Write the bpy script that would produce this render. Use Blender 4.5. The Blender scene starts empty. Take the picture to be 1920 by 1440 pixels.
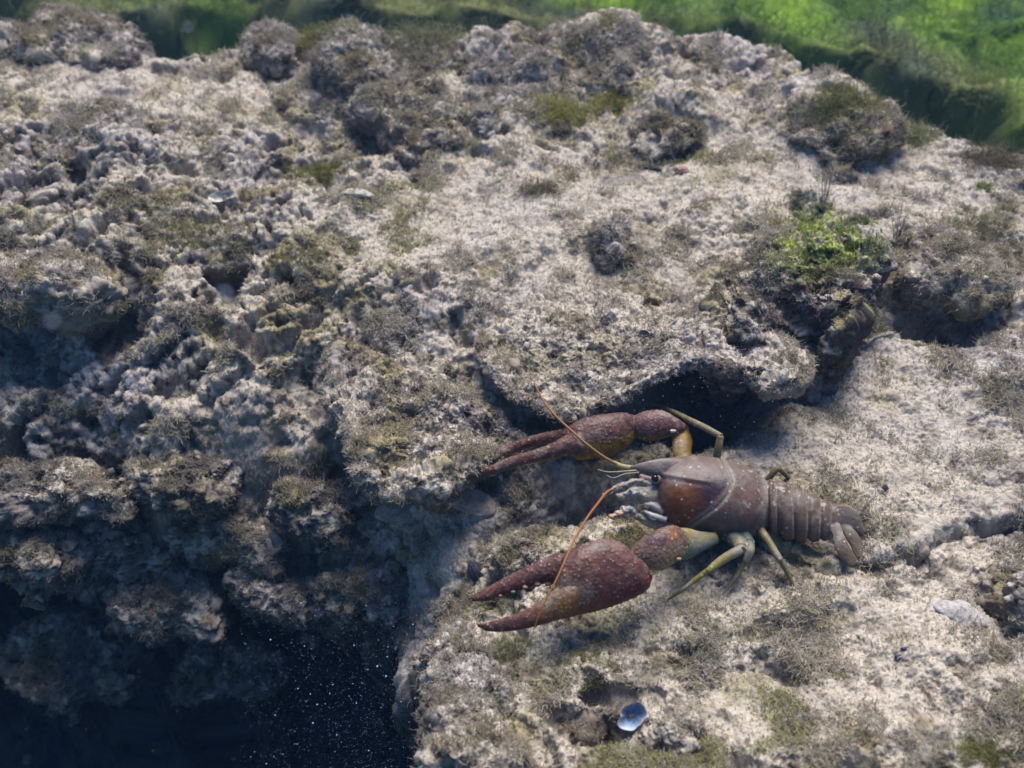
import bpy, math, random, time
import numpy as np
from mathutils import Vector, Matrix
from mathutils.kdtree import KDTree
from mathutils.bvhtree import BVHTree

C = bpy.context.scene.collection
R = math.radians
S = 0.01            # everything below is written in centimetres, built in metres
QUAL = 1.0          # mesh density

# ------------------------------------------------------------------ camera, light, exposure
CAM_H, PITCH, LENS = 23.0, 38.0, 35.0
F = 1920 * LENS / 36.0
cam_d = bpy.data.cameras.new('camera'); cam = bpy.data.objects.new('camera', cam_d); C.objects.link(cam)
cam.location = (0, 0, CAM_H * S); cam.rotation_euler = (R(90 - PITCH), 0, 0)
cam_d.lens = LENS; cam_d.sensor_width = 36; cam_d.clip_start = 0.01; cam_d.clip_end = 100
cam_d.dof.use_dof = True; cam_d.dof.focus_distance = 0.315; cam_d.dof.aperture_fstop = 15.5
sc = bpy.context.scene
sc.camera = cam
SUN_EL, SUN_AZ = 64.0, 16.0          # azimuth from straight ahead of the camera, to the right
world = bpy.data.worlds.new('World'); sc.world = world; world.use_nodes = True
wn = world.node_tree.nodes; wl = world.node_tree.links
bg = wn['Background']; sky = wn.new('ShaderNodeTexSky'); sky.sky_type = 'NISHITA'; sky.sun_disc = False
sky.sun_elevation = R(SUN_EL); sky.sun_rotation = R(SUN_AZ)
tint = wn.new('ShaderNodeVectorMath'); tint.operation = 'MULTIPLY'; tint.inputs[1].default_value = (0.58, 0.84, 1.15)   # daylight after its way through the water
wl.new(sky.outputs[0], tint.inputs[0]); wl.new(tint.outputs[0], bg.inputs[0]); bg.inputs[1].default_value = 0.070
sun_d = bpy.data.lights.new('sun', 'SUN'); sun_d.energy = 4.2; sun_d.angle = R(38); sun_d.color = (1.0, 0.93, 0.84)
sun = bpy.data.objects.new('sun', sun_d); C.objects.link(sun)
_sd = Vector((math.sin(R(SUN_AZ)) * math.cos(R(SUN_EL)), math.cos(R(SUN_AZ)) * math.cos(R(SUN_EL)), math.sin(R(SUN_EL))))
sun.rotation_euler = _sd.to_track_quat('Z', 'Y').to_euler(); sun.location = (0, 0.5, 2)
sc.view_settings.view_transform = 'Standard'; sc.view_settings.look = 'None'
sc.view_settings.exposure = 0.88; sc.view_settings.gamma = 1.0; sc.view_settings.use_curve_mapping = False
sc.render.engine = 'CYCLES'
sc.cycles.max_bounces = 5; sc.cycles.diffuse_bounces = 3; sc.cycles.use_denoising = True
sc.cycles_curves.shape = 'RIBBONS' if hasattr(sc, 'cycles_curves') else None

# ------------------------------------------------------------------ camera geometry helpers (cm)
sp, cp = math.sin(R(PITCH)), math.cos(R(PITCH))
CAMP = np.array([0, 0, CAM_H]); RGT = np.array([1., 0, 0]); FWD = np.array([0, cp, -sp]); UP = np.array([0, sp, cp])
def ray(px, py): return FWD + (px - 960) / F * RGT - (py - 720) / F * UP
def W(px, py, z):
    d = ray(px, py); t = (z - CAM_H) / d[2]; return CAMP + d * t
def proj(P):
    q = P - CAMP; dz = q @ FWD
    return 960 + F * (q @ RGT) / dz, 720 - F * (q @ UP) / dz, dz
def slope_z(y): return 0.2 * np.maximum(0, y - 22) - 0.1 * 0
def Wp(px, py, dz=0.0):                      # on the sloping shelf
    d = ray(px, py)
    t = (-CAM_H + dz) / d[2]; y = d[1] * t
    if d[2] >= 0 or y > 22:
        t = (-4.4 + dz - CAM_H) / (d[2] - 0.2 * d[1])
    return CAMP + d * t

# ------------------------------------------------------------------ noise
def _tab(seed):
    r = np.random.RandomState(seed); p = r.permutation(256).astype(np.int32); p = np.concatenate([p, p, p])
    g = r.normal(size=(256, 3)).astype(np.float32); g /= np.linalg.norm(g, axis=1, keepdims=True)
    return p, g
_tabs = {}
def perlin(P, scale, seed=0):
    if seed not in _tabs: _tabs[seed] = _tab(seed)
    p, g = _tabs[seed]
    Q = (P / scale).astype(np.float32) + 1000.37
    I = np.floor(Q).astype(np.int32); f = Q - I; u = f * f * f * (f * (f * 6 - 15) + 10)
    I &= 255
    out = np.zeros(len(P), np.float32)
    for dx in (0, 1):
        wx = u[:, 0] if dx else 1 - u[:, 0]
        a = p[I[:, 0] + dx]
        for dy in (0, 1):
            wy = u[:, 1] if dy else 1 - u[:, 1]
            b = p[a + I[:, 1] + dy]
            for dz in (0, 1):
                wz = u[:, 2] if dz else 1 - u[:, 2]
                h = g[p[b + I[:, 2] + dz]]
                out += wx * wy * wz * (h[:, 0] * (f[:, 0] - dx) + h[:, 1] * (f[:, 1] - dy) + h[:, 2] * (f[:, 2] - dz))
    return out * 1.5
def fbm(P, scale, oct=3, seed=0, gain=0.5):
    o = np.zeros(len(P), np.float32); a = 1.0
    for k in range(oct):
        o += a * perlin(P, scale, seed + k); a *= gain; scale *= 0.5
    return o
def billow(P, scale, oct=2, seed=0):
    o = np.zeros(len(P), np.float32); a = 1.0
    for k in range(oct):
        o += a * (0.5 - np.abs(perlin(P, scale, seed + k))) ; a *= 0.5; scale *= 0.5
    return o
def crumbs(P, scale, seed=0):
    """rounded granules: 3-D cells, each with a ball of random radius"""
    r = np.random.RandomState(seed + 77); T = r.rand(4096, 4).astype(np.float32)
    Q = (P / scale).astype(np.float32) + 500.0
    I = np.floor(Q).astype(np.int64); out = np.zeros(len(P), np.float32)
    for dx in (-1, 0, 1):
        for dy in (-1, 0, 1):
            for dz in (-1, 0, 1):
                J = I + (dx, dy, dz)
                h = ((J[:, 0] * 73856093) ^ (J[:, 1] * 19349663) ^ (J[:, 2] * 83492791)) & 4095
                t = T[h]
                d2 = ((J + t[:, :3] - Q) ** 2).sum(1)
                rad = 0.35 + 0.4 * t[:, 3]
                out = np.maximum(out, np.sqrt(np.maximum(0, rad * rad - d2)))
    return out
def dots(P, scale, seed=0):
    """distance (in cells) to the nearest of a set of scattered points"""
    r = np.random.RandomState(seed + 177); T = (.15 + .7 * r.rand(4096, 3)).astype(np.float32)
    Q = (P / scale).astype(np.float32) + 500.0; I = np.floor(Q).astype(np.int64); out = np.full(len(P), 9., np.float32)
    for dx in (-1, 0, 1):
        for dy in (-1, 0, 1):
            for dz in (-1, 0, 1):
                J = I + (dx, dy, dz); h = ((J[:, 0] * 73856093) ^ (J[:, 1] * 19349663) ^ (J[:, 2] * 83492791)) & 4095
                out = np.minimum(out, ((J + T[h] - Q) ** 2).sum(1))
    return np.sqrt(out)
def sm(a, b, x):
    t = np.clip((x - a) / (b - a), 0, 1); return t * t * (3 - 2 * t)
def lerp(a, b, t): return a + (b - a) * t[..., None]

# ------------------------------------------------------------------ mesh / material helpers
def mesh_np(name, V, Fq, mat=None, parent=None, col=None, tube=None, tri=None, smooth=True):
    """V in cm, world; faces quads (Fq) and/or triangles (tri)"""
    me = bpy.data.meshes.new(name)
    nq = 0 if Fq is None else len(Fq); nt = 0 if tri is None else len(tri)
    me.vertices.add(len(V)); me.vertices.foreach_set('co', (V * S).astype(np.float32).ravel())
    loops = np.concatenate([x for x in ((Fq.ravel() if nq else None), (tri.ravel() if nt else None)) if x is not None]).astype(np.int32)
    me.loops.add(len(loops)); me.loops.foreach_set('vertex_index', loops)
    me.polygons.add(nq + nt)
    st = np.concatenate([np.arange(nq) * 4, nq * 4 + np.arange(nt) * 3]).astype(np.int32)
    me.polygons.foreach_set('loop_start', st)
    me.update(calc_edges=True)
    if smooth: me.polygons.foreach_set('use_smooth', np.ones(nq + nt, bool))
    if col is not None:
        c = np.ones((len(V), 4), np.float32); c[:, :col.shape[1]] = col
        a = me.color_attributes.new('Col', 'FLOAT_COLOR', 'POINT'); a.data.foreach_set('color', c.ravel())
    o = bpy.data.objects.new(name, me); C.objects.link(o)
    if mat: me.materials.append(mat)
    if parent: o.parent = parent
    return o
def tag(o, label=None, cat=None, group=None, kind=None):
    if label: o['label'] = label
    if cat: o['category'] = cat
    if group: o['group'] = group
    if kind: o['kind'] = kind
    return o
def material(name, rough=0.9, spec=0.2, var=0.25, scale=900., bump=0.0, bscale=1500., sss=0.0, trans=0.0, coat=0.0):
    m = bpy.data.materials.new(name); m.use_nodes = True; N = m.node_tree.nodes; L = m.node_tree.links
    b = N['Principled BSDF']; b.inputs['Roughness'].default_value = rough; b.inputs['Specular IOR Level'].default_value = spec
    at = N.new('ShaderNodeAttribute'); at.attribute_name = 'Col'
    tc = N.new('ShaderNodeTexCoord')
    nz = N.new('ShaderNodeTexNoise'); nz.inputs['Scale'].default_value = scale; nz.inputs['Detail'].default_value = 3
    L.new(tc.outputs['Object'], nz.inputs['Vector'])
    mr = N.new('ShaderNodeMapRange'); mr.inputs[1].default_value = 0.3; mr.inputs[2].default_value = 0.7
    mr.inputs[3].default_value = 1 - var; mr.inputs[4].default_value = 1 + var
    L.new(nz.outputs['Fac'], mr.inputs[0])
    mx = N.new('ShaderNodeVectorMath'); mx.operation = 'SCALE'
    L.new(at.outputs['Color'], mx.inputs[0]); L.new(mr.outputs[0], mx.inputs['Scale'])
    L.new(mx.outputs[0], b.inputs['Base Color'])
    if bump:
        n2 = N.new('ShaderNodeTexNoise'); n2.inputs['Scale'].default_value = bscale; n2.inputs['Detail'].default_value = 4
        L.new(tc.outputs['Object'], n2.inputs['Vector'])
        bp = N.new('ShaderNodeBump'); bp.inputs['Strength'].default_value = bump; bp.inputs['Distance'].default_value = 0.0006
        L.new(n2.outputs['Fac'], bp.inputs['Height']); L.new(bp.outputs[0], b.inputs['Normal'])
    if sss:
        b.inputs['Subsurface Weight'].default_value = sss; b.inputs['Subsurface Radius'].default_value = (0.004, 0.002, 0.001)
    if coat: b.inputs['Coat Weight'].default_value = coat
    if trans:
        tr = N.new('ShaderNodeBsdfTranslucent'); L.new(mx.outputs[0], tr.inputs[0])
        ms = N.new('ShaderNodeMixShader'); ms.inputs[0].default_value = trans
        L.new(b.outputs[0], ms.inputs[1]); L.new(tr.outputs[0], ms.inputs[2]); L.new(ms.outputs[0], N['Material Output'].inputs[0])
    return m
M_silt = material('silt', 0.95, 0.1, 0.22, 700., 0.6, 1400.)
M_fuzz = material('silty_filament', 0.9, 0.1, 0.1, 300., trans=0.3)
M_weed = material('green_filament', 0.8, 0.15, 0.15, 300., trans=0.45)

SILT = np.array([0.350, 0.309, 0.262]); OLIVE = np.array([0.17, 0.145, 0.055]); BROWN = np.array([0.13, 0.092, 0.062])
DARK = np.array([0.045, 0.042, 0.04]); PURP = np.array([0.12, 0.09, 0.10])

def grid_normals(G):
    du = np.gradient(G, axis=1); dv = np.gradient(G, axis=0)
    n = np.cross(du, dv); n /= np.linalg.norm(n, axis=2, keepdims=True) + 1e-12
    n[n[..., 2].mean() < 0] if False else None
    return n
def grid_faces(ny, nx, wrap=False):
    i = np.arange(ny * nx).reshape(ny, nx)
    if wrap: i = np.concatenate([i, i[:, :1]], axis=1)
    return np.stack([i[:-1, :-1], i[:-1, 1:], i[1:, 1:], i[1:, :-1]], axis=-1).reshape(-1, 4)

def hairs(name, P, N_, col, length, rad, mat, parent=None, K=5, curl=0.6, up=0.25, spread=0.7, seed=1, lvar=0.6, weed=None):
    """curly filaments as hair curves: roots P (cm), normals, per-root colour"""
    r = np.random.RandomState(seed); n = len(P)
    d = N_ * 0.9 + r.normal(size=(n, 3)) * spread + np.array([0, 0, up]); d /= np.linalg.norm(d, axis=1, keepdims=True)
    ln = (np.broadcast_to(length, (n,)) * (1 - lvar + 2 * lvar * r.rand(n))) / (K - 1)
    pts = np.zeros((n, K, 3), np.float32); pts[:, 0] = P - N_ * 0.03
    bend = r.normal(size=(n, 3)) * curl
    for k in range(1, K):
        pts[:, k] = pts[:, k - 1] + d * ln[:, None]
        d = d + bend * 0.6 + r.normal(size=(n, 3)) * curl * 0.6; d /= np.linalg.norm(d, axis=1, keepdims=True)
    hc = bpy.data.hair_curves.new(name); hc.add_curves([K] * n)
    hc.attributes['position'].data.foreach_set('vector', (pts * S).ravel())
    rd = np.broadcast_to(rad, (n,))[:, None] * np.linspace(1, 0.45, K)[None] * (0.7 + 0.6 * r.rand(n))[:, None]
    ra = hc.attributes.get('radius') or hc.attributes.new('radius', 'FLOAT', 'POINT')
    ra.data.foreach_set('value', (rd * S).astype(np.float32).ravel())
    ca = hc.attributes.new('Col', 'FLOAT_COLOR', 'CURVE'); c4 = np.ones((n, 4), np.float32); c4[:, :3] = col
    ca.data.foreach_set('color', c4.ravel())
    hc.materials.append(mat)
    o = bpy.data.objects.new(name, hc); C.objects.link(o)
    if parent: o.parent = parent
    return o

def surface_look(P, nz, seed, tint=0.0):
    """colour of the silt coat: pale silt broken by olive algae, brown detritus and dark crumbs"""
    a = fbm(P, 7.0, 3, seed + 11); b = fbm(P, 2.2, 3, seed + 23); c = fbm(P, 0.55, 2, seed + 31)
    col = np.broadcast_to(SILT, (len(P), 3)).copy() * (1 + 0.18 * a)[:, None]
    col = lerp(col, np.array([0.36, 0.33, 0.33]), sm(-0.1, 0.5, -a) * 0.6)
    col = lerp(col, OLIVE, sm(0.12, 0.65, b + 0.35 * a + tint) * 0.75)
    col = lerp(col, PURP, sm(0.25, 0.7, fbm(P, 1.6, 2, seed + 41)) * 0.6)
    col = lerp(col, BROWN, sm(0.2, 0.62, c + 0.25 * b) * 0.75)
    col = lerp(col, DARK, sm(0.34, 0.6, fbm(P, 0.28, 1, seed + 51) + 0.3 * c) * 0.8)
    col = lerp(col, DARK * 1.3, sm(0.3, 0.6, fbm(P, 1.1, 2, seed + 61) + .2 * b) * 0.6)
    col = lerp(col, BROWN * 0.8, sm(0.55, 0.05, nz) * 0.55)          # silt does not settle on steep rock
    return col

# ------------------------------------------------------------------ the rock shelf (one sheet)
CP = [(0,100,.5),(300,150,0),(0,300,1.5),(250,300,.5),(500,300,0),(0,460,1.0),(300,480,0),(600,450,0),(750,600,0),
 (0,620,-1.5),(300,650,-1.2),(500,620,-.5),(650,700,-.8),(800,700,-.3),(0,760,-1.9),(250,780,-2.1),(500,800,-2.3),(700,830,-1.8),
 (0,900,-3.3),(300,900,-3.4),(550,900,-3.2),(720,920,-2.2),(0,1000,-5.4),(300,1000,-5.2),(600,1000,-4.3),(780,1000,-2.4),(850,1050,-2.0),
 (0,1120,-9.6),(200,1120,-9.4),(400,1130,-9),(600,1110,-6.8),(750,1120,-5.0),(815,1100,-3),
 (900,960,-1.6),(950,1080,-1.0),(970,890,-1.0),(1100,920,-.7),(1000,1250,0),(890,1300,-.2),(1000,1440,.2),(1300,1120,0),(1300,1300,.2),
 (1600,1300,.2),(1800,1300,.4),(1900,1100,.2),(1700,1000,.1),(1500,900,0),(1500,700,.3),(1800,700,.5),(1900,500,.5),(1500,400,.5),(1100,600,.2),
 (1100,400,.4),(1100,250,.3),(1500,200,.4),(1000,120,0),(1800,300,.2),(600,100,0),(2300,700,.5),(2300,1400,.8),(-400,300,1.5),
 (-400,800,-2.6),(-400,1130,-10),(1000,1800,.3),(2200,1800,.5),(2300,200,0),(-400,60,0)]
cpw = np.array([Wp(a, b, c) for a, b, c in CP]); cpd = np.array([c for *_, c in CP], float)
def _tps(r2): return r2 * np.log(r2 + 1e-6)
_A = _tps(((cpw[:, None, :2] - cpw[None, :, :2]) ** 2).sum(-1)) + np.eye(len(CP)) * 4.0
_Pm = np.c_[np.ones(len(CP)), cpw[:, :2]]
_M = np.block([[_A, _Pm], [_Pm.T, np.zeros((3, 3))]])
_w = np.linalg.solve(_M, np.r_[cpd, 0, 0, 0])
def base_dz(x, y):
    out = np.empty(len(x))
    for a in range(0, len(x), 100000):
        q = np.c_[x[a:a+100000], y[a:a+100000]]
        out[a:a+100000] = _tps(((q[:, None] - cpw[None, :, :2]) ** 2).sum(-1)) @ _w[:-3] + _w[-3] + q @ _w[-2:]
    return np.clip(out, -11.5, 2.5)
def poly_sd(x, y, poly):
    """signed distance to a polygon (negative inside) and the outward direction"""
    p = np.array(poly)[:, :2]; best = np.full(len(x), 1e9); bx = np.zeros(len(x)); by = np.zeros(len(x)); ins = np.zeros(len(x), bool)
    for i in range(len(p)):
        a, b = p[i], p[(i + 1) % len(p)]; e = b - a
        t = np.clip(((x - a[0]) * e[0] + (y - a[1]) * e[1]) / (e @ e), 0, 1)
        qx, qy = a[0] + t * e[0] - x, a[1] + t * e[1] - y; d = np.hypot(qx, qy)
        m = d < best; best[m] = d[m]; bx[m] = qx[m]; by[m] = qy[m]
        c = ((a[1] > y) != (b[1] > y)) & (x < (b[0] - a[0]) * (y - a[1]) / (b[1] - a[1] + 1e-12) + a[0]); ins ^= c
    n = np.hypot(bx, by) + 1e-9
    return np.where(ins, -best, best), bx / n, by / n
def smooth_closed(pts, n):
    p = np.array(pts, float); k = len(p); t = np.linspace(0, k, n, endpoint=False); i = t.astype(int); f = (t - i)[:, None]
    a, b, c, d = p[(i - 1) % k], p[i % k], p[(i + 1) % k], p[(i + 2) % k]
    return 0.5 * (2 * b + (c - a) * f + (2 * a - 5 * b + 4 * c - d) * f ** 2 + (3 * b - a - 3 * c + d) * f ** 3)
PIT = [(-500,1080),(-200,1060),(0,1045),(130,1075),(230,1160),(330,1155),(410,1095),(520,1150),(600,1120),(690,1150),(780,1160),(860,1120),(905,1180),(890,1250),(930,1330),(940,1400),(975,1500)]
PITW = [W(a, b, -9.2 + 8.5 * float(sm(480, 830, a))) for a, b in PIT]
PITW += [np.array([1.0, 11.5, 0]), np.array([-8, 9.5, 0]), np.array([-30, 9.5, 0])]
PLATE = smooth_closed([Wp(a, b) for a, b in [(1330,760),(1500,690),(1700,640),(1950,600),(2200,800),(1930,945),(1850,985),(1760,1010),(1650,1045),(1560,1075),(1450,1010),(1360,900)]], 60)
CREST = np.array([Wp(a, b) for a, b in [(-400,80),(0,85),(150,60),(330,105),(500,75),(720,90),(1050,75),(1300,85),(1450,110),(1600,180),(1700,235),(1920,285),(2400,330)]])
# hollows (h<0) and swellings (h>0): px, py, half width px, half height px, height cm
HOL = [(45,255,50,22,-1.6),(120,350,70,36,-2.2),(275,250,34,18,-1.0),(500,330,26,16,-.9),(570,235,26,14,-.8),(720,255,55,26,-1.6),(210,590,60,40,-1.6),
 (60,590,70,26,-1.4),(400,540,26,30,-1.3),(60,690,36,30,-1.2),(230,880,60,40,-1.8),(130,850,22,20,-1.0),(700,740,60,24,-.9),(620,870,40,20,-.8),(850,890,110,30,-1.6),
 (1328,752,140,60,-2.9),(1800,602,95,40,-2.4),(1245,265,50,24,-.8),(1110,480,40,24,-.2),(660,990,30,20,-1.),(120,940,50,22,-1.2),(330,960,50,22,-1.2),(200,1030,50,22,-1.5),
 (420,1040,40,24,-1.2),(560,1060,40,22,-1.2),(640,1020,34,22,-1.0),(880,1080,32,34,-1.6),(1180,1275,60,20,-.6),(1130,1350,60,34,-.9),(1250,1370,50,24,-.6),(1060,1330,30,20,-.6),
 (1420,1165,40,18,-.4),(1890,1120,40,50,-.8),(480,120,40,10,-.8),(320,130,26,10,-.6),(1000,200,30,12,-.6),(990,100,50,14,-.5),(1170,950,50,50,-.8),(1075,925,110,44,-1.7),(960,985,60,26,-.6),(1565,1005,75,52,-.95),
 (210,320,90,60,1.2),(100,500,120,40,1.0),(520,420,120,50,.5),(300,420,110,40,.6),(820,210,80,34,1.1),(650,110,60,24,1.3),(520,70,60,20,1.0),(930,95,80,22,1.2),(1130,95,90,34,1.6),
 (1550,215,110,40,1.6),(1260,220,80,30,1.1),(1700,440,60,30,.6),(1850,440,60,30,.6),(1150,440,50,26,.7),(700,560,80,50,.6),(830,560,90,50,.5),(560,500,60,40,.5),(330,700,90,40,.5),
 (300,830,120,40,.6),(420,930,60,40,.8),(520,1010,70,40,.9),(680,1090,60,34,.6),(1000,1030,50,30,.5),(820,960,60,20,.5),(1500,1140,80,24,.25),(1720,1240,90,34,.3),(1100,1230,80,30,.3)]
def holes(x, y):
    out = np.zeros(len(x))
    for a, b, rx, ry, h in HOL:
        w = Wp(a, b, float(base_dz(*[np.array([v]) for v in Wp(a, b)[:2]])[0])); dp = (w - CAMP) @ FWD
        el = math.atan2(CAM_H - w[2], w[1])
        rxc = rx * dp / F; ryc = ry * dp / F / max(0.35, math.sin(el) * 1.1)
        q = ((x - w[0]) / rxc) ** 2 + ((y - w[1]) / ryc) ** 2
        m = q < 6
        out[m] += h * np.exp(-q[m] ** 1.4)
    return out
def smooth_mask(x, y):
    """1 where fine silt lies deep and level"""
    out = np.zeros(len(x))
    for a, b, rx, ry in [(1080,640,180,140),(1500,340,400,75),(1000,390,300,80),(300,175,360,60),(1650,820,290,200),(1720,1180,260,110),(750,420,180,60),(430,770,200,70),(1150,560,220,130),(1250,1120,160,60),(1500,1330,260,70),(840,960,120,40),(720,1070,70,40)]:
        w = Wp(a, b); dp = (w - CAMP) @ FWD; el = math.atan2(CAM_H - w[2], w[1])
        q = ((x - w[0]) / (rx * dp / F)) ** 2 + ((y - w[1]) / (ry * dp / F / max(.35, math.sin(el)))) ** 2
        out = np.maximum(out, np.exp(-q ** 1.5))
    return out

def build_bed():
    NY, NX = int(1250 * QUAL), int(1450 * QUAL)
    pys = np.linspace(1800, -250, NY)
    ys = np.array([Wp(960, p)[1] for p in pys])
    u = np.linspace(-1, 1, NX)
    dep = ys * cp + CAM_H * sp
    u = u * (0.93 + 0.42 * u ** 8)
    X = u[None] * (0.5143 * 1.3 * dep + 1.0)[:, None]; Y = np.broadcast_to(ys[:, None], X.shape)
    x, y = X.ravel().copy(), Y.ravel().copy()
    warp = np.c_[x, y, np.zeros_like(x)]
    wx, wy = x + 0.7 * fbm(warp, 4.0, 3, 3), y + 0.7 * fbm(warp, 4.0, 3, 7)
    z = slope_z(y) + base_dz(x, y)
    z += holes(wx, wy)
    sd, _, _ = poly_sd(wx, wy, PLATE); fr_ = sm(23.5, 22, y) * sm(7.0, 8.5, x); z += (0.38 + .12 * fr_) * sm(0.10, -0.25, sd) * sm(60, 25, y) - .40 * fr_ * np.exp(-((sd - .10) / .10) ** 2)
    yc = np.interp(x, CREST[:, 0], CREST[:, 1])
    over = wy - yc; z -= 16 * sm(0, 9, over) ** 0.8
    rg = 1.1 * fbm(warp, 1.6, 3, 93) * sm(4, 0, x)
    sd, nx, ny = poly_sd(wx + .6 * fbm(warp, 2.0, 2, 95), wy + rg, PITW)
    t = sm(0.0, -1, sd / (1.1 + 1.1 * sm(-5, -9, x))); z -= 21 * t
    push = 7 * sm(0.04, 0.7, t) * np.exp(-np.maximum(0, -sd - 2) / 5.0)
    x2, y2 = x + nx * push, y + ny * push
    P = np.c_[x2, y2, z]
    G = P.reshape(NY, NX, 3); n = grid_normals(G).reshape(-1, 3)
    P3 = P.astype(np.float32)
    rough = 1 - 0.8 * smooth_mask(x, y); calm = 1 - 0.75 * np.exp(-(((x - 5.5) / 5.5) ** 2 + ((y - 22.3) / 3.2) ** 2) ** 2)
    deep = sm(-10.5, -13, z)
    h = 0.75 * fbm(P3, 6.0, 2, 60) * (0.4 + 0.6 * rough) * calm
    h += 0.38 * (billow(P3, 2.2, 2, 64) - 0.35) * rough * calm * (0.65 + 0.5 * fbm(P3, 5, 1, 67))
    h += 0.26 * (billow(P3, 0.75, 2, 70) - 0.3) * (0.15 + 0.85 * rough) * (1 - 0.5 * deep)
    pit2 = sm(0.2, 0.65, perlin(P3, 1.1, 75)); h -= 0.7 * pit2 * rough * calm * (1 + .6 * sm(0, -12, x))
    lf = sm(-1, -8, x) * rough; h -= .48 * sm(.22, .6, perlin(P3, .6, 77)) * (.25 * rough + lf); h -= .30 * sm(.2, .6, perlin(P3, .3, 78)) * (.15 * rough + .8 * lf)
    h -= 1.1 * sm(.35, .7, perlin(P3, 2.3, 76)) * rough * calm * (.3 + .35 * sm(0, -10, x))
    P = P + n * h[:, None]
    n = grid_normals(P.reshape(NY, NX, 3)).reshape(-1, 3)
    P3 = P.astype(np.float32)
    Pw = P3 + 0.10 * np.c_[perlin(P3, .3, 84), perlin(P3, .3, 85), perlin(P3, .3, 86)].astype(np.float32)
    hf = 0.06 * crumbs(Pw, 0.33, 5) * rough + 0.055 * crumbs(Pw, 0.15, 9) + 0.06 * perlin(P3, 0.09, 80) + 0.13 * fbm(P3, .38, 3, 87) * (.25 + .75 * rough)
    hf *= (0.8 + 0.7 * fbm(P3, 1.5, 2, 83))
    P = P + n * hf[:, None]
    n = grid_normals(P.reshape(NY, NX, 3)).reshape(-1, 3)
    nb = grid_normals(G).reshape(-1, 3)
    col = surface_look(P3, n[:, 2] * 0.35 + nb[:, 2] * 0.65, 100)
    sms = smooth_mask(x, y)
    col = lerp(col, SILT * 1.05, sms * 0.45)
    col = lerp(col, np.array([0.006, 0.012, 0.04]), deep)  # darkness and water blue of the pit put into the bed colour
    bare_shade = sm(-1.8, -6.5, z) * sm(2, -4, x) * sm(-.25, .35, fbm(P3, 1.6, 3, 97) + .35 * sm(-3, -7, z)); col = lerp(col, np.array([.042, .040, .042]), bare_shade * .9)  # dark bare rock, deepened with painted shade down the steep face
    cw = W(1325, 752, -.5); cave_shade = np.exp(-(((x - cw[0]) / 2.7) ** 2 + ((y - cw[1]) / 2.0) ** 2) ** 2); col = lerp(col, np.array([.06, .055, .055]), cave_shade * .75)  # shade of the recess under the slab painted into the bed
    far = sm(1, 6, over); col = lerp(col, np.array([0.07, 0.12, 0.04]), far)
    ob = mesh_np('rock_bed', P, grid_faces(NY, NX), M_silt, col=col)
    tag(ob, kind='structure')
    return P, n, col, deep, over, sms
t0 = time.time()
BP, BN, BC, BDEEP, BOVER, BSM = build_bed()
print('bed', time.time() - t0)
_bk = None
def bed_tree():
    global _bk
    if _bk is None:
        m = (BP[:, 1] < 62); _idx = np.nonzero(m)[0][::3]
        _bk = KDTree(len(_idx))
        for i in _idx: _bk.insert((BP[i, 0], BP[i, 1], 0), int(i))
        _bk.balance()
    return _bk
def ground_z(x, y): return BP[bed_tree().find((x, y, 0))[1], 2]
# image-space lookup of where a sight line meets the bed (used to stand things on it)
_gx, _gy, _gd = proj(BP)
def on_bed(px, py):
    m = np.nonzero((np.abs(_gx - px) < 5) & (np.abs(_gy - py) < 5))[0]
    if len(m) == 0: return Wp(px, py)
    return BP[m[np.argmin(_gd[m])]].copy()
def bed_normal(P, r=0.6):
    m = (np.abs(BP[:, 0] - P[0]) < r) & (np.abs(BP[:, 1] - P[1]) < r) & (np.abs(BP[:, 2] - P[2]) < r)
    n = BN[m].sum(0) if m.any() else np.array([0, 0, 1.]); return n / np.linalg.norm(n)

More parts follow.
